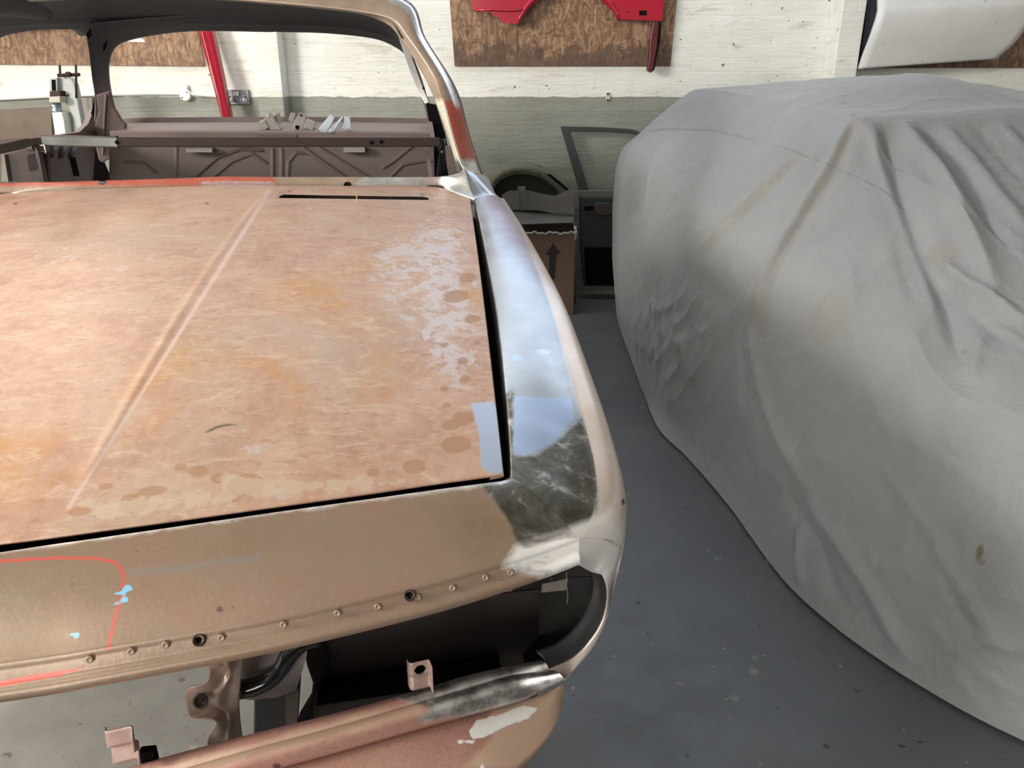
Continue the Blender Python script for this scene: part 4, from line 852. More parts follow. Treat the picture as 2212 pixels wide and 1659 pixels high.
e = np.array([PY(*q, WY - .122) - base for q in [(1024, 25), (1060, 24), (1100, 26), (1132, 24)]]); mb.grid(np.array([e, e + np.array([0, -.008, .006]), e + np.array([0, -.001, .014])])); mb.build('sill_crease', M_RED, wp, smooth=True, solid=.001)
mb = MB(); mb.prism([PY(*q, WY - .1225) - base for q in [(1381, 23), (1397, 23), (1397, 33), (1381, 33)]], (0, .002, 0)); mb.build('lamp_cutout', M_BLACKSHADE, wp)
mb = MB(); mb.lathe(PY(1357, 26, WY - .122) - base, [(.004, -.001), (.004, .001)], (0, -1, 0), 10); mb.build('bolt_hole', M_BLACKSHADE, wp)
s1 = [(1412, 46), (1427, 46), (1426, 80), (1420, 120), (1413, 152), (1406, 157), (1398, 152), (1403, 125), (1405, 85)]
mb = MB(); mb.prism([PY(*q, WY - .115) - base for q in s1], (0, .05, 0)); mb.build('hanging_flange', M_DRED, wp, tri=True, bevel=.004)
mb = MB(); mb.prism([PY(*q, WY - .118) - base for q in [(1423, 48), (1428, 48), (1426, 90), (1417, 130), (1414, 150), (1410, 152), (1419, 100)]], (0, .004, 0)); mb.build('flange_edge', M_BLACKSHADE, wp, tri=True)
o = panel('body_panel', [(-260, -90), (230, -90), (150, 48), (110, 43), (60, 35), (0, 31), (-260, 26), (-260, 60)][:6] + [(-260, 30)], WY - .20, .17, M_RED, bevel=.004)
bpy.data.objects.remove(o)
o = panel('body_panel', [(-260, -90), (250, -90), (190, 40), (150, 49), (70, 52), (0, 55), (-260, 62)], WY - .16, .04, M_RED, bevel=.006); tag(o, 'red body panel on the wall above the left strand board', 'car panel')
# red leaning strip
L_ = [PY(*q, y) for q, y in zip([(412, 0), (428, 66), (456, 170), (479, 258), (505, 360)], (WY - .12, WY - .13, WY - .16, WY - .19, WY - .22))]
R_ = [PY(*q, y) for q, y in zip([(440, 0), (458, 66), (481, 170), (499, 258), (522, 360)], (WY - .12, WY - .13, WY - .16, WY - .19, WY - .22))]
l2, r2 = cr(L_, 30), cr(R_, 30); rows = []
for t, dy in ((0, .05), (0, 0), (.28, -.012), (.34, -.022), (.40, -.014), (.7, -.012), (.92, -.004), (1, .01), (1, .05)): rows.append(l2 * (1 - t) + r2 * t + np.array([0, dy, 0]))
mb = MB(); mb.grid(np.array(rows)); o = mb.build('pillar_panel', M_RED, smooth=True, solid=.002); tag(o, 'long glossy red pillar panel leaning on the wall beside the socket', 'car panel')

# white door skin hung top right
ds = empty('door_skin', tuple(PY(2030, 130, WY - .25)), 'white painted door skin hung on the dark strand board at top right', 'car panel'); base = np.array(ds.location)
lft = [(1902, -80), (1899, 0), (1898, 27), (1884, 73), (1868, 115), (1857, 147)]; rgt = [(2290, -80), (2262, -10), (2255, 10), (2225, 50), (2190, 95), (2156, 125)]
yy = [WY - .22, WY - .25, WY - .27, WY - .255, WY - .225, WY - .20]
l2 = seg([PY(*q, y) - base for q, y in zip(lft, yy)], 40); r2 = seg([PY(*q, y) - base for q, y in zip(rgt, yy)], 40); rows = []
rows.append(l2 + np.array([-.0, .03, 0]))
for t in np.linspace(0, 1, 20): q = l2 * (1 - t) + r2 * t; q[:, 1] -= .02 * math.sin(t * math.pi); rows.append(q)
rows.append(r2 + np.array([0.004, .03, 0])); G_ = np.array(rows); bt = G_[:, -1:] + np.array([0, .012, -.006]); G_ = np.concatenate([G_, bt, bt + np.array([0, .02, .004])], 1)
mb = MB(); mb.grid(G_); n = NT('worn_white_paint', .38, 0); c = n.ramp(n.noise(3, 5), [(.3, (.58, .575, .56)), (.7, (.66, .655, .64))]); z = n.noise(60, 3, .6); c = n.mix(n.rng(z, .70, .74), c, (.1, .09, .08)); n.set(col=c)
mb.build('skin', n.m, ds, smooth=True, solid=.002)
mb = MB(); mb.prism([PY(*q, WY - .14) - base for q in [(1874, -80), (1874, 0), (1868, 60), (1861, 112), (1852, 147), (1870, 149), (1915, 100), (1930, -80)]], (0, .09, 0)); mb.build('inner_edge', plain('dark_blue_grey', (.035, .04, .05), .5), ds, tri=True)

# conduit, junction box, socket, clip
cd = empty('cable_conduit', tuple(PY(300, 203, WY - .02)), 'white painted cable conduit with round junction box along the wall', 'conduit'); base = np.array(cd.location)
M_WPVC = plain('white_pvc', (.70, .70, .66), .4, 0, .04, 20)
mb = MB(); mb.tube(cr([PY(*q, WY - .018) - base for q in [(-400, 228), (0, 213), (120, 207), (209, 204), (392, 202), (430, 204), (486, 209)]], 40), .012, 10); mb.build('pipe', M_WPVC, cd, smooth=True)
mb = MB(); q = PY(404, 205, WY - .005) - base; mb.lathe(q, [(.034, 0), (.034, .030), (.031, .036), (.02, .037)], (0, -1, 0), 28); jb = mb.build('junction_box', M_WPVC, cd, smooth=False)
for dx in (-.016, .016):
    mb = MB(); mb.lathe(q + np.array([dx, -.037, dx * .9]), [(.004, 0), (.004, .002)], (0, -1, 0), 10); mb.build('screw', M_BARDARK, jb)
mb = MB(); mb.tube([q + np.array([.006, -.012, .02]), q + np.array([.008, -.012, .055])], .012, 10); mb.build('pipe_stub', M_WPVC, cd, smooth=True)
ws = empty('wall_socket', tuple(PY(510, 210, WY - .02)), 'grey metal double wall socket beside the red pillar panel', 'socket'); base = np.array(ws.location)
c0, c1 = PY(482, 194, WY - .04) - base, PY(538, 226, WY - .04) - base; mb = MB(); mb.box(((c0[0] + c1[0]) / 2, .015, (c0[2] + c1[2]) / 2), ((c1[0] - c0[0]) / 2, .02, (c0[2] - c1[2]) / 2)); mb.build('back_box', plain('socket_grey', (.20, .215, .23), .4, .5, .05, 30), ws, bevel=.003)
def wpart(name, px, y, t, mat, par, **k):
    mb = MB(); mb.prism([PY(*q, y) - base for q in px], (0, t, 0)); return mb.build(name, mat, par, tri=True, **k)
for x in (504, 510): wpart('switch', [(x, 198), (x + 5.2, 198), (x + 5.2, 207), (x, 207)], WY - .05, .006, M_WPVC, ws, bevel=.001)
for cx in (497, 526):
    so = wpart('outlet', [(cx - 2, 206), (cx + 2, 206), (cx + 2, 213), (cx + 7, 215), (cx + 7, 220), (cx - 7, 219), (cx - 7, 214), (cx - 2, 213)], WY - .047, .003, M_WPVC, ws)
    for px, py in ((cx, 209), (cx - 4, 217), (cx + 4, 217.5)): wpart('pin_hole', [(px - 1.3, py - 1.3), (px + 1.3, py - 1.3), (px + 1.3, py + 1.3), (px - 1.3, py + 1.3)], WY - .0485, .002, M_BLACKSHADE, so)
pc = empty('pipe_clip', tuple(PY(1313, 208, WY)), 'small cream painted pipe clip on the wall paint line', 'clip'); base = np.array(pc.location)
M_CREAM = plain('cream_paint', (.55, .50, .38), .5)
wpart('clip_plate', [(1309, 200), (1317, 199), (1319, 209), (1316, 220), (1310, 218), (1308, 208)], WY - .014, .014, M_CREAM, pc, bevel=.003)
for y in (203, 216):
    mb = MB(); mb.lathe(PY(1313, y, WY - .015) - base, [(.006, -.001), (.006, .004), (.003, .006)], (0, -1, 0), 10); mb.build('screw', M_BARDARK, pc)

# ---- metal forming machine behind the car
mc = empty('forming_machine', (PY(140, 230, 4.42)[0], 4.42, 0), 'grey and white metal forming press seen through the left side window', 'machine'); base = np.array(mc.location)
wpart('frame', [(123, 168), (140, 164), (150, 168), (160, 181), (166, 210), (172, 244), (178, 278), (182, 420), (150, 420), (160, 290), (158, 262), (152, 238), (140, 222), (131, 216), (124, 200)], 4.40, .05, M_GREYP, mc, bevel=.004)
wpart('frame_edge', [(106, 169), (123, 167), (124, 200), (122, 218), (107, 216)], 4.37, .10, M_GREYP, mc, bevel=.003)
wpart('slot', [(111, 172), (119, 172), (120, 196), (112, 196)], 4.366, .004, M_BLACKSHADE, mc)
wpart('ram_block', [(107, 197), (130, 196), (131, 209), (107, 210)], 4.35, .07, M_BARDARK, mc, bevel=.003)
wpart('ram_head', [(105, 209), (129, 208), (130, 221), (106, 222)], 4.33, .09, plain('aged_cream', (.42, .39, .31), .5), mc, bevel=.003)
c_ = PY(121, 233, 4.38) - base; mb = MB(); mb.lathe(c_ + np.array([0, 0, -.025]), [(.028, 0), (.029, .015), (.024, .02), (.028, .03), (.028, .05)], (0, 0, 1), 20); mb.build('die', M_GALV, mc, smooth=True)
wpart('post', [(111, 243), (133, 242), (138, 260), (143, 300), (150, 420), (120, 420), (118, 290), (114, 262)], 4.34, .10, M_WHITEP, mc, bevel=.005)
wpart('pedestal', [(100, 400), (190, 400), (200, 640), (95, 640)], 4.30, .22, M_GREYP, mc)
for x in (129, 164):
    mb = MB(); mb.tube([PY(x, 140, 4.38) - base, PY(x + 1, 166 if x < 150 else 212, 4.38) - base], .006, 8); mb.build('guide_rod', M_BARDARK, mc, smooth=True)
mb = MB(); mb.tube([PY(125, 163, 4.37) - base, PY(172, 161, 4.37) - base], .009, 8); mb.build('cross_bar', M_BARDARK, mc, smooth=True)
mb = MB(); mb.lathe(PY(148, 161, 4.36) - base + np.array([0, 0, -.012]), [(.010, 0), (.017, .008), (.017, .018), (.009, .026)], (0, 0, 1), 14); mb.build('adjuster_knob', M_BARDARK, mc, smooth=True)
for x, y in ((130, 201), (146, 206)):
    mb = MB(); mb.lathe(PY(x, y, 4.398) - base, [(.006, 0), (.005, .006)], (0, -1, 0), 8); mb.build('frame_bolt', M_BARDARK, mc)
n = NT('brown_hardboard', .7, 0); n.set(col=n.ramp(n.noise(5, 6, .65), [(.35, (.115, .082, .060)), (.65, (.16, .12, .09))]))
o = panel('hardboard_sheet', [(-500, 250), (0, 237), (60, 233), (111, 231), (118, 620), (-500, 620)], WY - .10, .01, n.m); tag(o, 'plain brown hardboard sheet leaning on the wall at far left', 'board')
n = NT('grey_planks', .7, 0); n.set(col=n.ramp(n.noise(30, 5, .6, stretch=(1, 1, .08)), [(.4, (.15, .13, .115)), (.6, (.25, .235, .205))]))
o = panel('plank', [(173, 211), (199, 211), (206, 600), (180, 600)], WY - .04, .03, n.m); tag(o, 'narrow grey-brown plank leaning on the wall behind the forming press', 'plank')

# ---- things between the two cars
dr = empty('leaning_car_panel', (PY(1300, 620, 4.72)[0], 4.72, 0), 'dark grey stripped car door with empty window frame against the back wall', 'car door'); base = np.array(dr.location)
M_DOORF = plain('door_frame_grey', (.032, .033, .032), .5, 0, .25, 15); M_DOORI = plain('door_inner_black', (.022, .026, .03), .45, 0, .25, 12)
def dpart(name, px, y, t, mat, **k): mb = MB(); mb.prism([PY(*q, y) - base for q in px], (0, t, 0)); return mb.build(name, mat, dr, tri=True, **k)
dpart('window_frame', [(1211, 273), (1300, 275), (1360, 279), (1376, 282), (1388, 290), (1420, 330), (1450, 412), (1434, 412), (1408, 340), (1378, 292), (1360, 288), (1300, 285), (1232, 284), (1272, 411), (1251, 411), (1240, 372)], 4.80, .03, M_DOORF, bevel=.003)
dpart('belt_rail', [(1250, 412), (1450, 412), (1452, 428), (1252, 426)], 4.77, .06, plain('olive_grey', (.12, .12, .10), .5), bevel=.003)
dpart('door_panel', [(1252, 426), (1452, 428), (1450, 535), (1400, 618), (1262, 618), (1254, 540)], 4.76, .07, M_DOORI, bevel=.006)
dpart('speaker_pod', [(1284, 446), (1290, 438), (1316, 438), (1326, 446), (1326, 458), (1312, 467), (1294, 466), (1284, 458)], 4.735, .03, plain('pod_brown', (.04, .028, .024), .5), bevel=.006)
dpart('door_pull', [(1262, 447), (1282, 445), (1282, 454), (1264, 456)], 4.745, .02, M_BLACKSHADE)
dpart('lower_trim', [(1262, 535), (1400, 535), (1392, 616), (1266, 616)], 4.745, .02, M_BLACKSHADE, bevel=.006)
# wheel arch panel
wa_ = empty('wheel_arch_panel', (PY(1138, 600, 4.66)[0], 4.66, 0), 'dull olive wheel arch panel standing behind the cardboard box', 'car panel'); base = np.array(wa_.location)
n = NT('olive_primer', .6, 0); n.set(col=n.ramp(n.noise(18, 6, .65), [(.35, (.075, .073, .048)), (.65, (.135, .126, .085))])); M_OLIVE = n.m
ocp = [(1046, 470), (1047, 420), (1058, 385), (1085, 361), (1123, 352), (1165, 357), (1195, 375), (1222, 405), (1238, 470)]; icp = [(1060, 470), (1062, 428), (1070, 400), (1092, 382), (1123, 375), (1160, 380), (1185, 394), (1208, 418), (1222, 470)]
oc, ic = cr([PY(*q, 4.64) - base for q in ocp], 50), cr([PY(*q, 4.62) - base for q in icp], 50)
mb = MB(); mb.grid(np.array([oc + np.array([0, .02, 0]), oc, oc * .5 + ic * .5 + np.array([0, -.012, 0]), ic])); mb.build('arch_flange', M_OLIVE, wa_, smooth=True, solid=.002)
ic2 = ic + np.array([0, .16, -.0]); mb = MB(); mb.grid(np.array([ic, ic2])); mb.build('arch_tunnel', M_OLIVE, wa_, smooth=True, solid=.002)
mb = MB(); mb.prism(list(ic2), (0, .004, 0)); mb.build('arch_back', plain('olive_dark', (.05, .05, .036), .6), wa_)
mb = MB(); mb.prism([PY(*q, 4.66) - base for q in [(1046, 470), (1238, 470), (1244, 655), (1040, 655)]], (0, .05, 0)); mb.build('arch_base', plain('olive_dark', (.05, .05, .036), .6), wa_)
mb = MB(); mb.prism([PY(*q, 4.60) - base for q in [(1180, 376), (1190, 377), (1230, 410), (1226, 414)]], (0, .01, 0)); mb.build('arch_stay', M_BLACKSHADE, wa_)
# cardboard box
bx = empty('cardboard_box', (PY(1180, 670, 4.40)[0], 4.40, 0), 'open brown cardboard box with a printed up arrow beside the covered car', 'box'); base = np.array(bx.location)
M_CARD = plain('cardboard', (.11, .066, .042), .8, 0, .12, 8); M_TORN = plain('torn_paper_edge', (.28, .275, .26), .9, 0, .2, 50)
xr = PY(1240, 600, 4.40)[0] - base[0]; zt = PY(1200, 503, 4.40)[2]; xl = xr - .42; dp = .22
for nm, c, h in (('front_wall', ((xl + xr) / 2, 0, zt / 2), ((xr - xl) / 2, .004, zt / 2)), ('back_wall', ((xl + xr) / 2, dp, zt / 2 + .02), ((xr - xl) / 2, .004, zt / 2 + .02)), ('side_wall', (xr, dp / 2, zt / 2 + .01), (.004, dp / 2, zt / 2 + .01)), ('side_wall', (xl, dp / 2, zt / 2), (.004, dp / 2, zt / 2)), ('bottom', ((xl + xr) / 2, dp / 2, .006), ((xr - xl) / 2, dp / 2, .004))):
    mb = MB(); mb.box(c, h); mb.build(nm, M_CARD, bx)
rg = [np.array([x, -.005, zt + .004 * math.sin(x * 61) + .004 * math.sin(x * 150)]) for x in np.linspace(xl, xr, 40)]; mb = MB(); mb.tube(rg, .006, 6)
mb.tube([np.array([xr, -.004, zt - .04]), np.array([xr + .003, -.002, zt]), np.array([xr, .02, zt + .03]), np.array([xr - .002, .1, zt + .02])], [.004, .009, .009, .005], 6); mb.build('torn_rim', M_TORN, bx)
mb = MB(); mb.prism([PY(*q, 4.395) - base for q in [(1195.5, 525), (1212, 548), (1202, 549), (1198, 603), (1185, 603), (1187, 550), (1178, 551)]], (0, .0008, 0)); mb.build('printed_arrow', plain('black_print', (.012, .010, .010), .8), bx, tri=True)
# sheet metal lying on the box
o = panel('steel_sheet', [(1085, 420), (1100, 412), (1140, 411), (1165, 418), (1198, 423), (1212, 418), (1240, 405), (1241, 464), (1205, 462), (1160, 454), (1110, 453), (1085, 460)], 4.56, .003, plain('dull_sheet', (.17, .16, .14), .5, .35, .25, 12)); tag(o, 'curved dull steel offcut with wavy top resting over the box', 'sheet metal')
mb = MB(); mb.prism([PY(1060, 486, 4.42), PY(1238, 480, 4.42), PY(1242, 466, 4.60), PY(1100, 456, 4.60)], (0, 0, -.004)); o = mb.build('steel_plate', plain('dusty_plate', (.11, .11, .096), .6, .2, .2, 15)); tag(o, 'flat dusty grey plate lying across the box top', 'sheet metal')
mb = MB(); a, b = PY(1126, 447, 4.50), PY(1127, 402, 4.52); 
for off in ((0, 0), (.02, -.015), (-.02, -.015)): mb.box((a + b) / 2 + np.array([off[0], off[1], 0]), (.022 if off[0] == 0 else .002, .002 if off[0] == 0 else .016, (b[2] - a[2]) / 2))
o = mb.build('steel_channel', plain('channel_zinc', (.21, .21, .20), .4, .5, .15, 20)); tag(o, 'short upright zinc channel standing in front of the steel offcut', 'bracket')

# ---- brackets on the parcel shelf (car space -> world)
def shelf_thing(name, label, group, parts, mat):
    pts = [wld(KL(*q, l - .045)) for (_, px, l, t) in parts for q in px]; b = np.mean(pts, 0); b[2] = min(p[2] for p in pts)
    b[2] += 0.0; r = empty(name, tuple(b), label, 'bracket', 0, group)
    for nm, px, l, t in parts:
        l -= .045; mb = MB(); mb.prism([wld(KL(*q, l)) - b for q in px], tuple(LX * t + np.array([0, 0, t * .14 + .0]))); mb.build(nm, mat, r, bevel=.002, tri=True)
    return r
def sub_disc(r, name, px, l, rad, mat):
    b = np.array(r.location); mb = MB(); mb.lathe(wld(KL(*px, l - .045)) - b, [(rad, -.001), (rad, .0015)], tuple(-LX), 14); mb.build(name, mat, r)
r = shelf_thing('steel_bracket', 'dusty steel bracket with a pale hole, leftmost on the parcel shelf', 'dusty brackets on the parcel shelf', [('plate', [(569, 251), (584, 243), (588, 246), (601, 279), (585, 283), (578, 270)], 1.02, .004), ('side_block', [(556, 268), (558, 265), (572, 260), (582, 276), (565, 284)], 1.015, .045), ('rear_tube', [(591, 251), (595, 246), (600, 244), (609, 264), (603, 268)], 1.05, .03), ('foot', [(597, 268), (609, 279), (598, 282)], 1.01, .03)], M_BRACKET)
sub_disc(r, 'hole', (578, 250), 1.018, .006, plain('pale_hole', (.6, .59, .55), .8))
r = shelf_thing('steel_bracket', 'dusty steel bracket with a dark hole, second on the parcel shelf', 'dusty brackets on the parcel shelf', [('plate', [(640, 255), (648, 243), (661, 247), (660, 262), (653, 282), (634, 280), (635, 262)], 1.02, .004), ('side_block', [(661, 260), (680, 267), (681, 270), (675, 283), (656, 275)], 1.015, .045), ('rear_flange', [(627, 245), (631, 243), (639, 247), (633, 266), (623, 261)], 1.05, .01)], M_BRACKET)
sub_disc(r, 'hole', (642, 275), 1.018, .008, M_BLACKSHADE); sub_disc(r, 'hole', (650, 249), 1.018, .005, M_BARDARK)
g = 'zinc clips on the parcel shelf'
shelf_thing('angle_clip', 'pale zinc angle clip leaning at the shelf front edge, leftmost of the clips', g, [('flange', [(686, 280), (714, 246), (721, 251), (694, 283)], 1.0, .002), ('web', [(694, 287), (690, 284), (721, 251), (723, 254), (717, 266), (708, 281), (712, 287)], .99, .002)], M_GALV)
shelf_thing('angle_clip', 'bright zinc strip clip leaning up to the right in the middle of the clips', g, [('web', [(717, 289), (710, 285), (712, 279), (738, 252), (744, 251), (722, 284)], .985, .003), ('foot', [(700, 287), (718, 289), (717, 285), (702, 284)], .98, .01)], M_GALV)
shelf_thing('angle_clip', 'grey zinc channel clip standing upright, rightmost of the clips', g, [('web', [(745, 250), (749, 252), (750, 279), (744, 281), (740, 277)], 1.0, .002), ('flange', [(749, 252), (756, 254), (760, 279), (757, 282), (750, 279)], .99, .02)], M_GALV)

# ================================================================== THE COVERED CAR
ST = [
 (4.64, [(.82, .01), (.86, .01), (.92, .01), (1.02, .01), (1.12, .01), (1.58, .01)]),
 (4.57, [(.67, .01), (.66, .35), (.70, .70), (.80, .86), (1.0, 1.00), (1.58, 1.04)]),
 (4.40, [(.62, .01), (.58, .45), (.59, .86), (.70, 1.01), (.93, 1.19), (1.58, 1.24)]),
 (4.12, [(.60, .01), (.545, .45), (.565, .89), (.69, 1.04), (.915, 1.245), (1.58, 1.29)]),
 (3.60, [(.585, .01), (.565, .45), (.62, .86), (.75, 1.02), (1.0, 1.23), (1.6, 1.305)]),
 (3.20, [(.575, .01), (.59, .43), (.665, .82), (.80, .98), (1.06, 1.20), (1.64, 1.30)]),
 (2.77, [(.571, .01), (.62, .40), (.72, .76), (.87, .94), (1.125, 1.17), (1.66, 1.205)]),
 (2.67, [(.585, .01), (.64, .39), (.745, .74), (.895, .92), (1.14, 1.155), (1.66, 1.19)]),
 (2.50, [(.63, .01), (.68, .38), (.79, .71), (.94, .87), (1.18, 1.06), (1.66, 1.10)]),
 (2.15, [(.69, .01), (.75, .36), (.88, .65), (1.03, .79), (1.26, .93), (1.66, .97)]),
 (1.66, [(.758, .01), (.86, .33), (1.0, .59), (1.12, .70), (1.32, .79), (1.66, .85)]),
 (1.30, [(.95, .01), (1.02, .30), (1.12, .53), (1.21, .63), (1.38, .71), (1.66, .77)]),
 (1.00, [(1.28, .01), (1.31, .24), (1.36, .43), (1.41, .52), (1.48, .58), (1.66, .62)]),
 (0.80, [(1.50, .01), (1.52, .12), (1.54, .22), (1.56, .28), (1.58, .31), (1.66, .33)]),
 (0.70, [(1.58, .01), (1.59, .01), (1.60, .01), (1.62, .01), (1.63, .01), (1.66, .01)])]
NYc, NXc = 540, 190
rows = []
for Y, pts in ST:
    p = [np.array(q) for q in pts]; p = p[:4] + [p[4] + .14 * (p[3] - p[4]), p[4] + .12 * (p[5] - p[4])] + p[5:]
    rows.append([(q[0], Y, q[1]) for q in p])
ctrl = np.array(rows)                                                     # station, point, xyz
cols = [cr(ctrl[:, k], NYc) for k in range(7)]
Ycom = np.linspace(ST[0][0], ST[-1][0], NYc)
cols = [np.stack([np.interp(-Ycom, -c[:, 1], c[:, 0]), Ycom, np.interp(-Ycom, -c[:, 1], c[:, 2])], 1) for c in cols]
half_ = np.array([seg([c[i] for c in cols], NXc) for i in range(NYc)])
XC = cols[6][:, 0]
mir = half_[:, -2::-1].copy(); mir[..., 0] = 2 * XC[:, None] - mir[..., 0]
cov = np.concatenate([half_, mir], 1); cov[..., 2] = np.maximum(cov[..., 2], .008)
R_, C_ = cov.shape[:2]; base_mb = MB(); base_mb.grid(cov)
bv = BVHTree.FromPolygons([Vector(v) for v in base_mb.v], base_mb.f)
def hit(x, y):
    h = bv.ray_cast(Vector(CAMP), Vector(ray(x, y)).normalized()); return None if h[0] is None else np.array(h[0])
du = np.gradient(cov, axis=0); dv_ = np.gradient(cov, axis=1); nr = np.cross(du, dv_); nr /= np.maximum(np.linalg.norm(nr, axis=2, keepdims=True), 1e-9)
if nr[R_ // 2, C_ // 2, 2] < 0: nr = -nr
V_ = cov.reshape(-1, 3).copy(); N_ = nr.reshape(-1, 3); disp = np.zeros(len(V_))
folds = [  # pixel polyline, half width (m), height (m)
 ([(1915, 268), (1945, 430), (1988, 560), (2035, 650), (2060, 740), (2078, 795)], .042, -.036),
 ([(1880, 262), (1905, 360), (1950, 480), (2000, 610), (2045, 760)], .022, .020),
 ([(1945, 258), (2020, 360), (2085, 470), (2130, 570), (2160, 650)], .028, .034),
 ([(1990, 262), (2060, 360), (2125, 460), (2212, 570)], .030, -.022),
 ([(2038, 262), (2095, 345), (2160, 430), (2240, 520)], .018, .022),
 ([(2110, 262), (2160, 330), (2240, 420)], .022, -.014),
 ([(2160, 262), (2200, 310), (2260, 370)], .016, .014),
 ([(2030, 560), (2080, 605), (2140, 645), (2240, 715)], .016, .026),
 ([(2030, 590), (2070, 640), (2120, 690), (2200, 760)], .030, -.016),
 ([(1843, 252), (1800, 340), (1745, 430), (1690, 520), (1650, 600), (1622, 690)], .018, .016),
 ([(1850, 262), (1810, 350), (1755, 440), (1700, 530), (1662, 610), (1635, 700)], .018, -.012),
 ([(1720, 330), (1640, 410), (1570, 480), (1500, 545)], .020, .010), ([(1728, 342), (1650, 422), (1580, 492)], .018, -.008),
 ([(1655, 570), (1610, 650), (1560, 730), (1500, 810), (1450, 880)], .014, .016),
 ([(1625, 700), (1632, 780), (1650, 860), (1690, 960), (1770, 1090)], .024, .018), ([(1600, 700), (1605, 800), (1610, 900)], .018, -.012),
 ([(1740, 1080), (1820, 1180), (1890, 1290), (1930, 1370), (1975, 1440)], .022, .022), ([(1700, 1060), (1760, 1160), (1800, 1260), (1840, 1340)], .028, -.014),
 ([(1730, 1130), (1728, 1210), (1738, 1280)], .016, .016),
 ([(1528, 300), (1536, 380), (1545, 440)], .010, .006), ([(1478, 300), (1470, 400), (1455, 500)], .014, .008), ([(1425, 300), (1400, 400), (1390, 500)], .012, .010), ([(1400, 330), (1372, 430), (1360, 540)], .010, -.008), ([(1440, 240), (1420, 300), (1410, 360)], .012, .010),
 ([(1750, 200), (1680, 250), (1640, 300)], .016, .006), ([(1960, 940), (2060, 1010), (2180, 1090)], .02, .006), ([(1900, 1000), (1980, 1110), (2060, 1230)], .016, .006),
 ([(1970, 700), (2000, 780), (2060, 850), (2120, 880)], .02, .010), ([(2120, 720), (2110, 780), (2100, 830)], .012, .008),
 ([(1840, 560), (1850, 700), (1845, 820)], .02, .005), ([(2010, 1180), (2100, 1300), (2180, 1400)], .018, .006), ([(1600, 165), (1700, 172), (1780, 178)], .012, .004), ([(1690, 180), (1790, 190), (1900, 180)], .012, .004)]
rg_ = random.Random(4)
for _ in range(70):
    x, y = rg_.uniform(1350, 2200), rg_.uniform(280, 1500); an = rg_.gauss(1.9, .45) if x < 1850 else rg_.gauss(.95, .4); ln = rg_.uniform(50, 190)
    folds.append(([(x + math.cos(an) * ln * k / 3 + rg_.gauss(0, 5), y + math.sin(an) * ln * k / 3) for k in range(4)], rg_.uniform(.006, .013), rg_.choice((1, 1, -1)) * rg_.uniform(.0025, .006)))
for pts, wd, am in folds:
    hp = [h for h in (hit(*q) for q in pts) if h is not None]
    if len(hp) < 2: continue
    P3 = cr(hp, 40); sel = np.where(((V_ > P3.min(0) - 3 * wd) & (V_ < P3.max(0) + 3 * wd)).all(1))[0]; D = np.full(len(sel), 9.); T = np.zeros(len(sel))
    Vs = V_[sel]
    for k in range(39):
        a, b = P3[k], P3[k + 1]; ab = b - a; tt = np.clip(((Vs - a) @ ab) / max(ab @ ab, 1e-12), 0, 1)
        dd = np.linalg.norm(Vs - (a + tt[:, None] * ab), axis=1); m = dd < D; D[m] = dd[m]; T[m] = (k + tt[m]) / 39
    disp[sel] += am * (.6 * np.exp(-(D / wd) ** 2) + .4 * np.exp(-D / wd * 2.2)) * np.clip(np.minimum(T / .12, (1 - T) / .25), 0, 1) ** .8
QC = proj(V_)
crm = np.clip(sd_poly(QC, [(1345, 600), (1500, 610), (1590, 680), (1560, 800), (1430, 930), (1345, 740)]) / 60, 0, 1); lowz = np.clip((.5 - V_[:, 2]) / .4, 0, 1)
for i in range(len(V_)):
    x, y, z = V_[i]
    a = mnoise.noise(Vector((x * 3.0, y * 1.6, z * 3.0))) * .006 + mnoise.noise(Vector((x * 8 + 5, y * 4.5, z * 2.5))) * .0030 + mnoise.noise(Vector((x * 17, y * 9, z * 6))) * .0012
    r1 = 1 - abs(mnoise.noise(Vector((x * 9 + y * 4, y * 10, z * 8 - y * 3)))) * 2.2
    r2 = 1 - abs(mnoise.noise(Vector((x * 4 + 9, y * 4 + z * 2, z * 4)))) * 3
    a += max(r2, 0) ** 3 * .0035
    if crm[i] > 0: a += crm[i] * (max(r1, 0) ** 2 * .016 + mnoise.noise(Vector((x * 22, y * 22, z * 18))) * .008)
    disp[i] += a
hemk = np.clip(V_[:, 2] / .05, 0, 1)
V_ += N_ * (disp * np.clip(hemk, .25, 1))[:, None]; V_[:, 2] = np.maximum(V_[:, 2], .006)
mb = MB(); mb.grid(V_.reshape(R_, C_, 3))
n = NT('cover_cloth', .62, 0); f1 = n.noise(1.6, 5, .6); f2 = n.noise(5, 6, .7); f3 = n.noise(400, 2, .5)
c = n.ramp(f1, [(.3, (.165, .168, .170)), (.7, (.222, .226, .228))]); c = n.mix(n.math('MULTIPLY', n.rng(f2, .55, .75), .35), c, (.19, .175, .145))
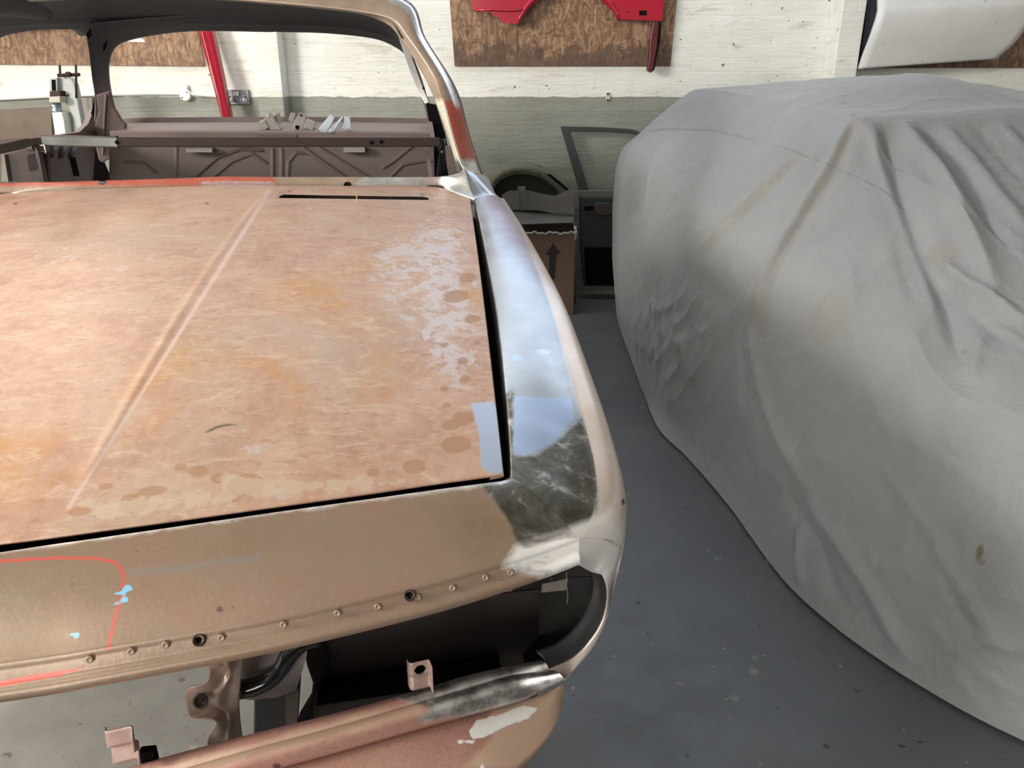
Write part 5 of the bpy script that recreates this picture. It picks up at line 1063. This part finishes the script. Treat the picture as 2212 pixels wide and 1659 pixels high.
c = n.mix(n.math('MULTIPLY', n.mask('m_stain', 12, 12, 8), .35), c, (.19, .165, .12)); c = n.mix(n.mask('m_spot', 2, 40, 2), c, (.10, .085, .055))
c = n.mix(n.math('MULTIPLY', n.mask('m_seam', .0, 40, 1.2), .7), c, (.09, .09, .09))
n.set(col=c, rough=n.rng(f2, .3, .7, .55, .7)); n.b.inputs['Sheen Weight'].default_value = .15; rdg = n.math('ABSOLUTE', n.math('SUBTRACT', n.noise(7, 4, .55, stretch=(1, .8, .6), dist=.9), .5)); rd2 = n.math('ABSOLUTE', n.math('SUBTRACT', n.noise(17, 3, .5, stretch=(1, .8, .7), dist=.7), .5))
n.bump(n.math('ADD', n.math('MULTIPLY', f3, .06), n.math('ADD', n.math('MULTIPLY', n.rng(rdg, 0, .07, 1, 0), .8), n.math('MULTIPLY', n.rng(rd2, 0, .06, 1, 0), .35))), .16, .010)
Q = proj(V_)
att = dict(m_stain=marks(Q, sd_ell(Q, (1790, 690), 40, 60, .5), sd_line(Q, [(1850, 262), (1755, 440), (1660, 600), (1620, 700)], 12), sd_line(Q, [(1725, 338), (1640, 415), (1520, 540)], 12), sd_ell(Q, (1640, 700), 20, 50), sd_ell(Q, (2040, 545), 36, 26)),
    m_spot=marks(Q, sd_ell(Q, (2116, 1195), 8, 22, .15), sd_ell(Q, (2122, 1215), 7, 5), sd_ell(Q, (1843, 249), 4, 3), sd_ell(Q, (1822, 223), 6, 2), *[sd_ell(Q, (x, y), 3, 3) for x, y in ((1890, 873), (2122, 968), (2133, 1070), (2050, 1415), (2085, 760), (2040, 556), (2055, 558), (1849, 1030), (1882, 1095))]),
    m_seam=sd_line(Q, [(1405, 283), (1440, 279), (1530, 281), (1600, 295), (1700, 322), (1790, 355), (1850, 382), (1905, 410), (1925, 425), (1945, 445), (1958, 462)], 1.8).clip(-40, 40))
o = mb.build('car_cover', n.m, smooth=True, attrs=att); tag(o, 'grey fabric cover draped over a parked car beside the bare shell', 'car cover')
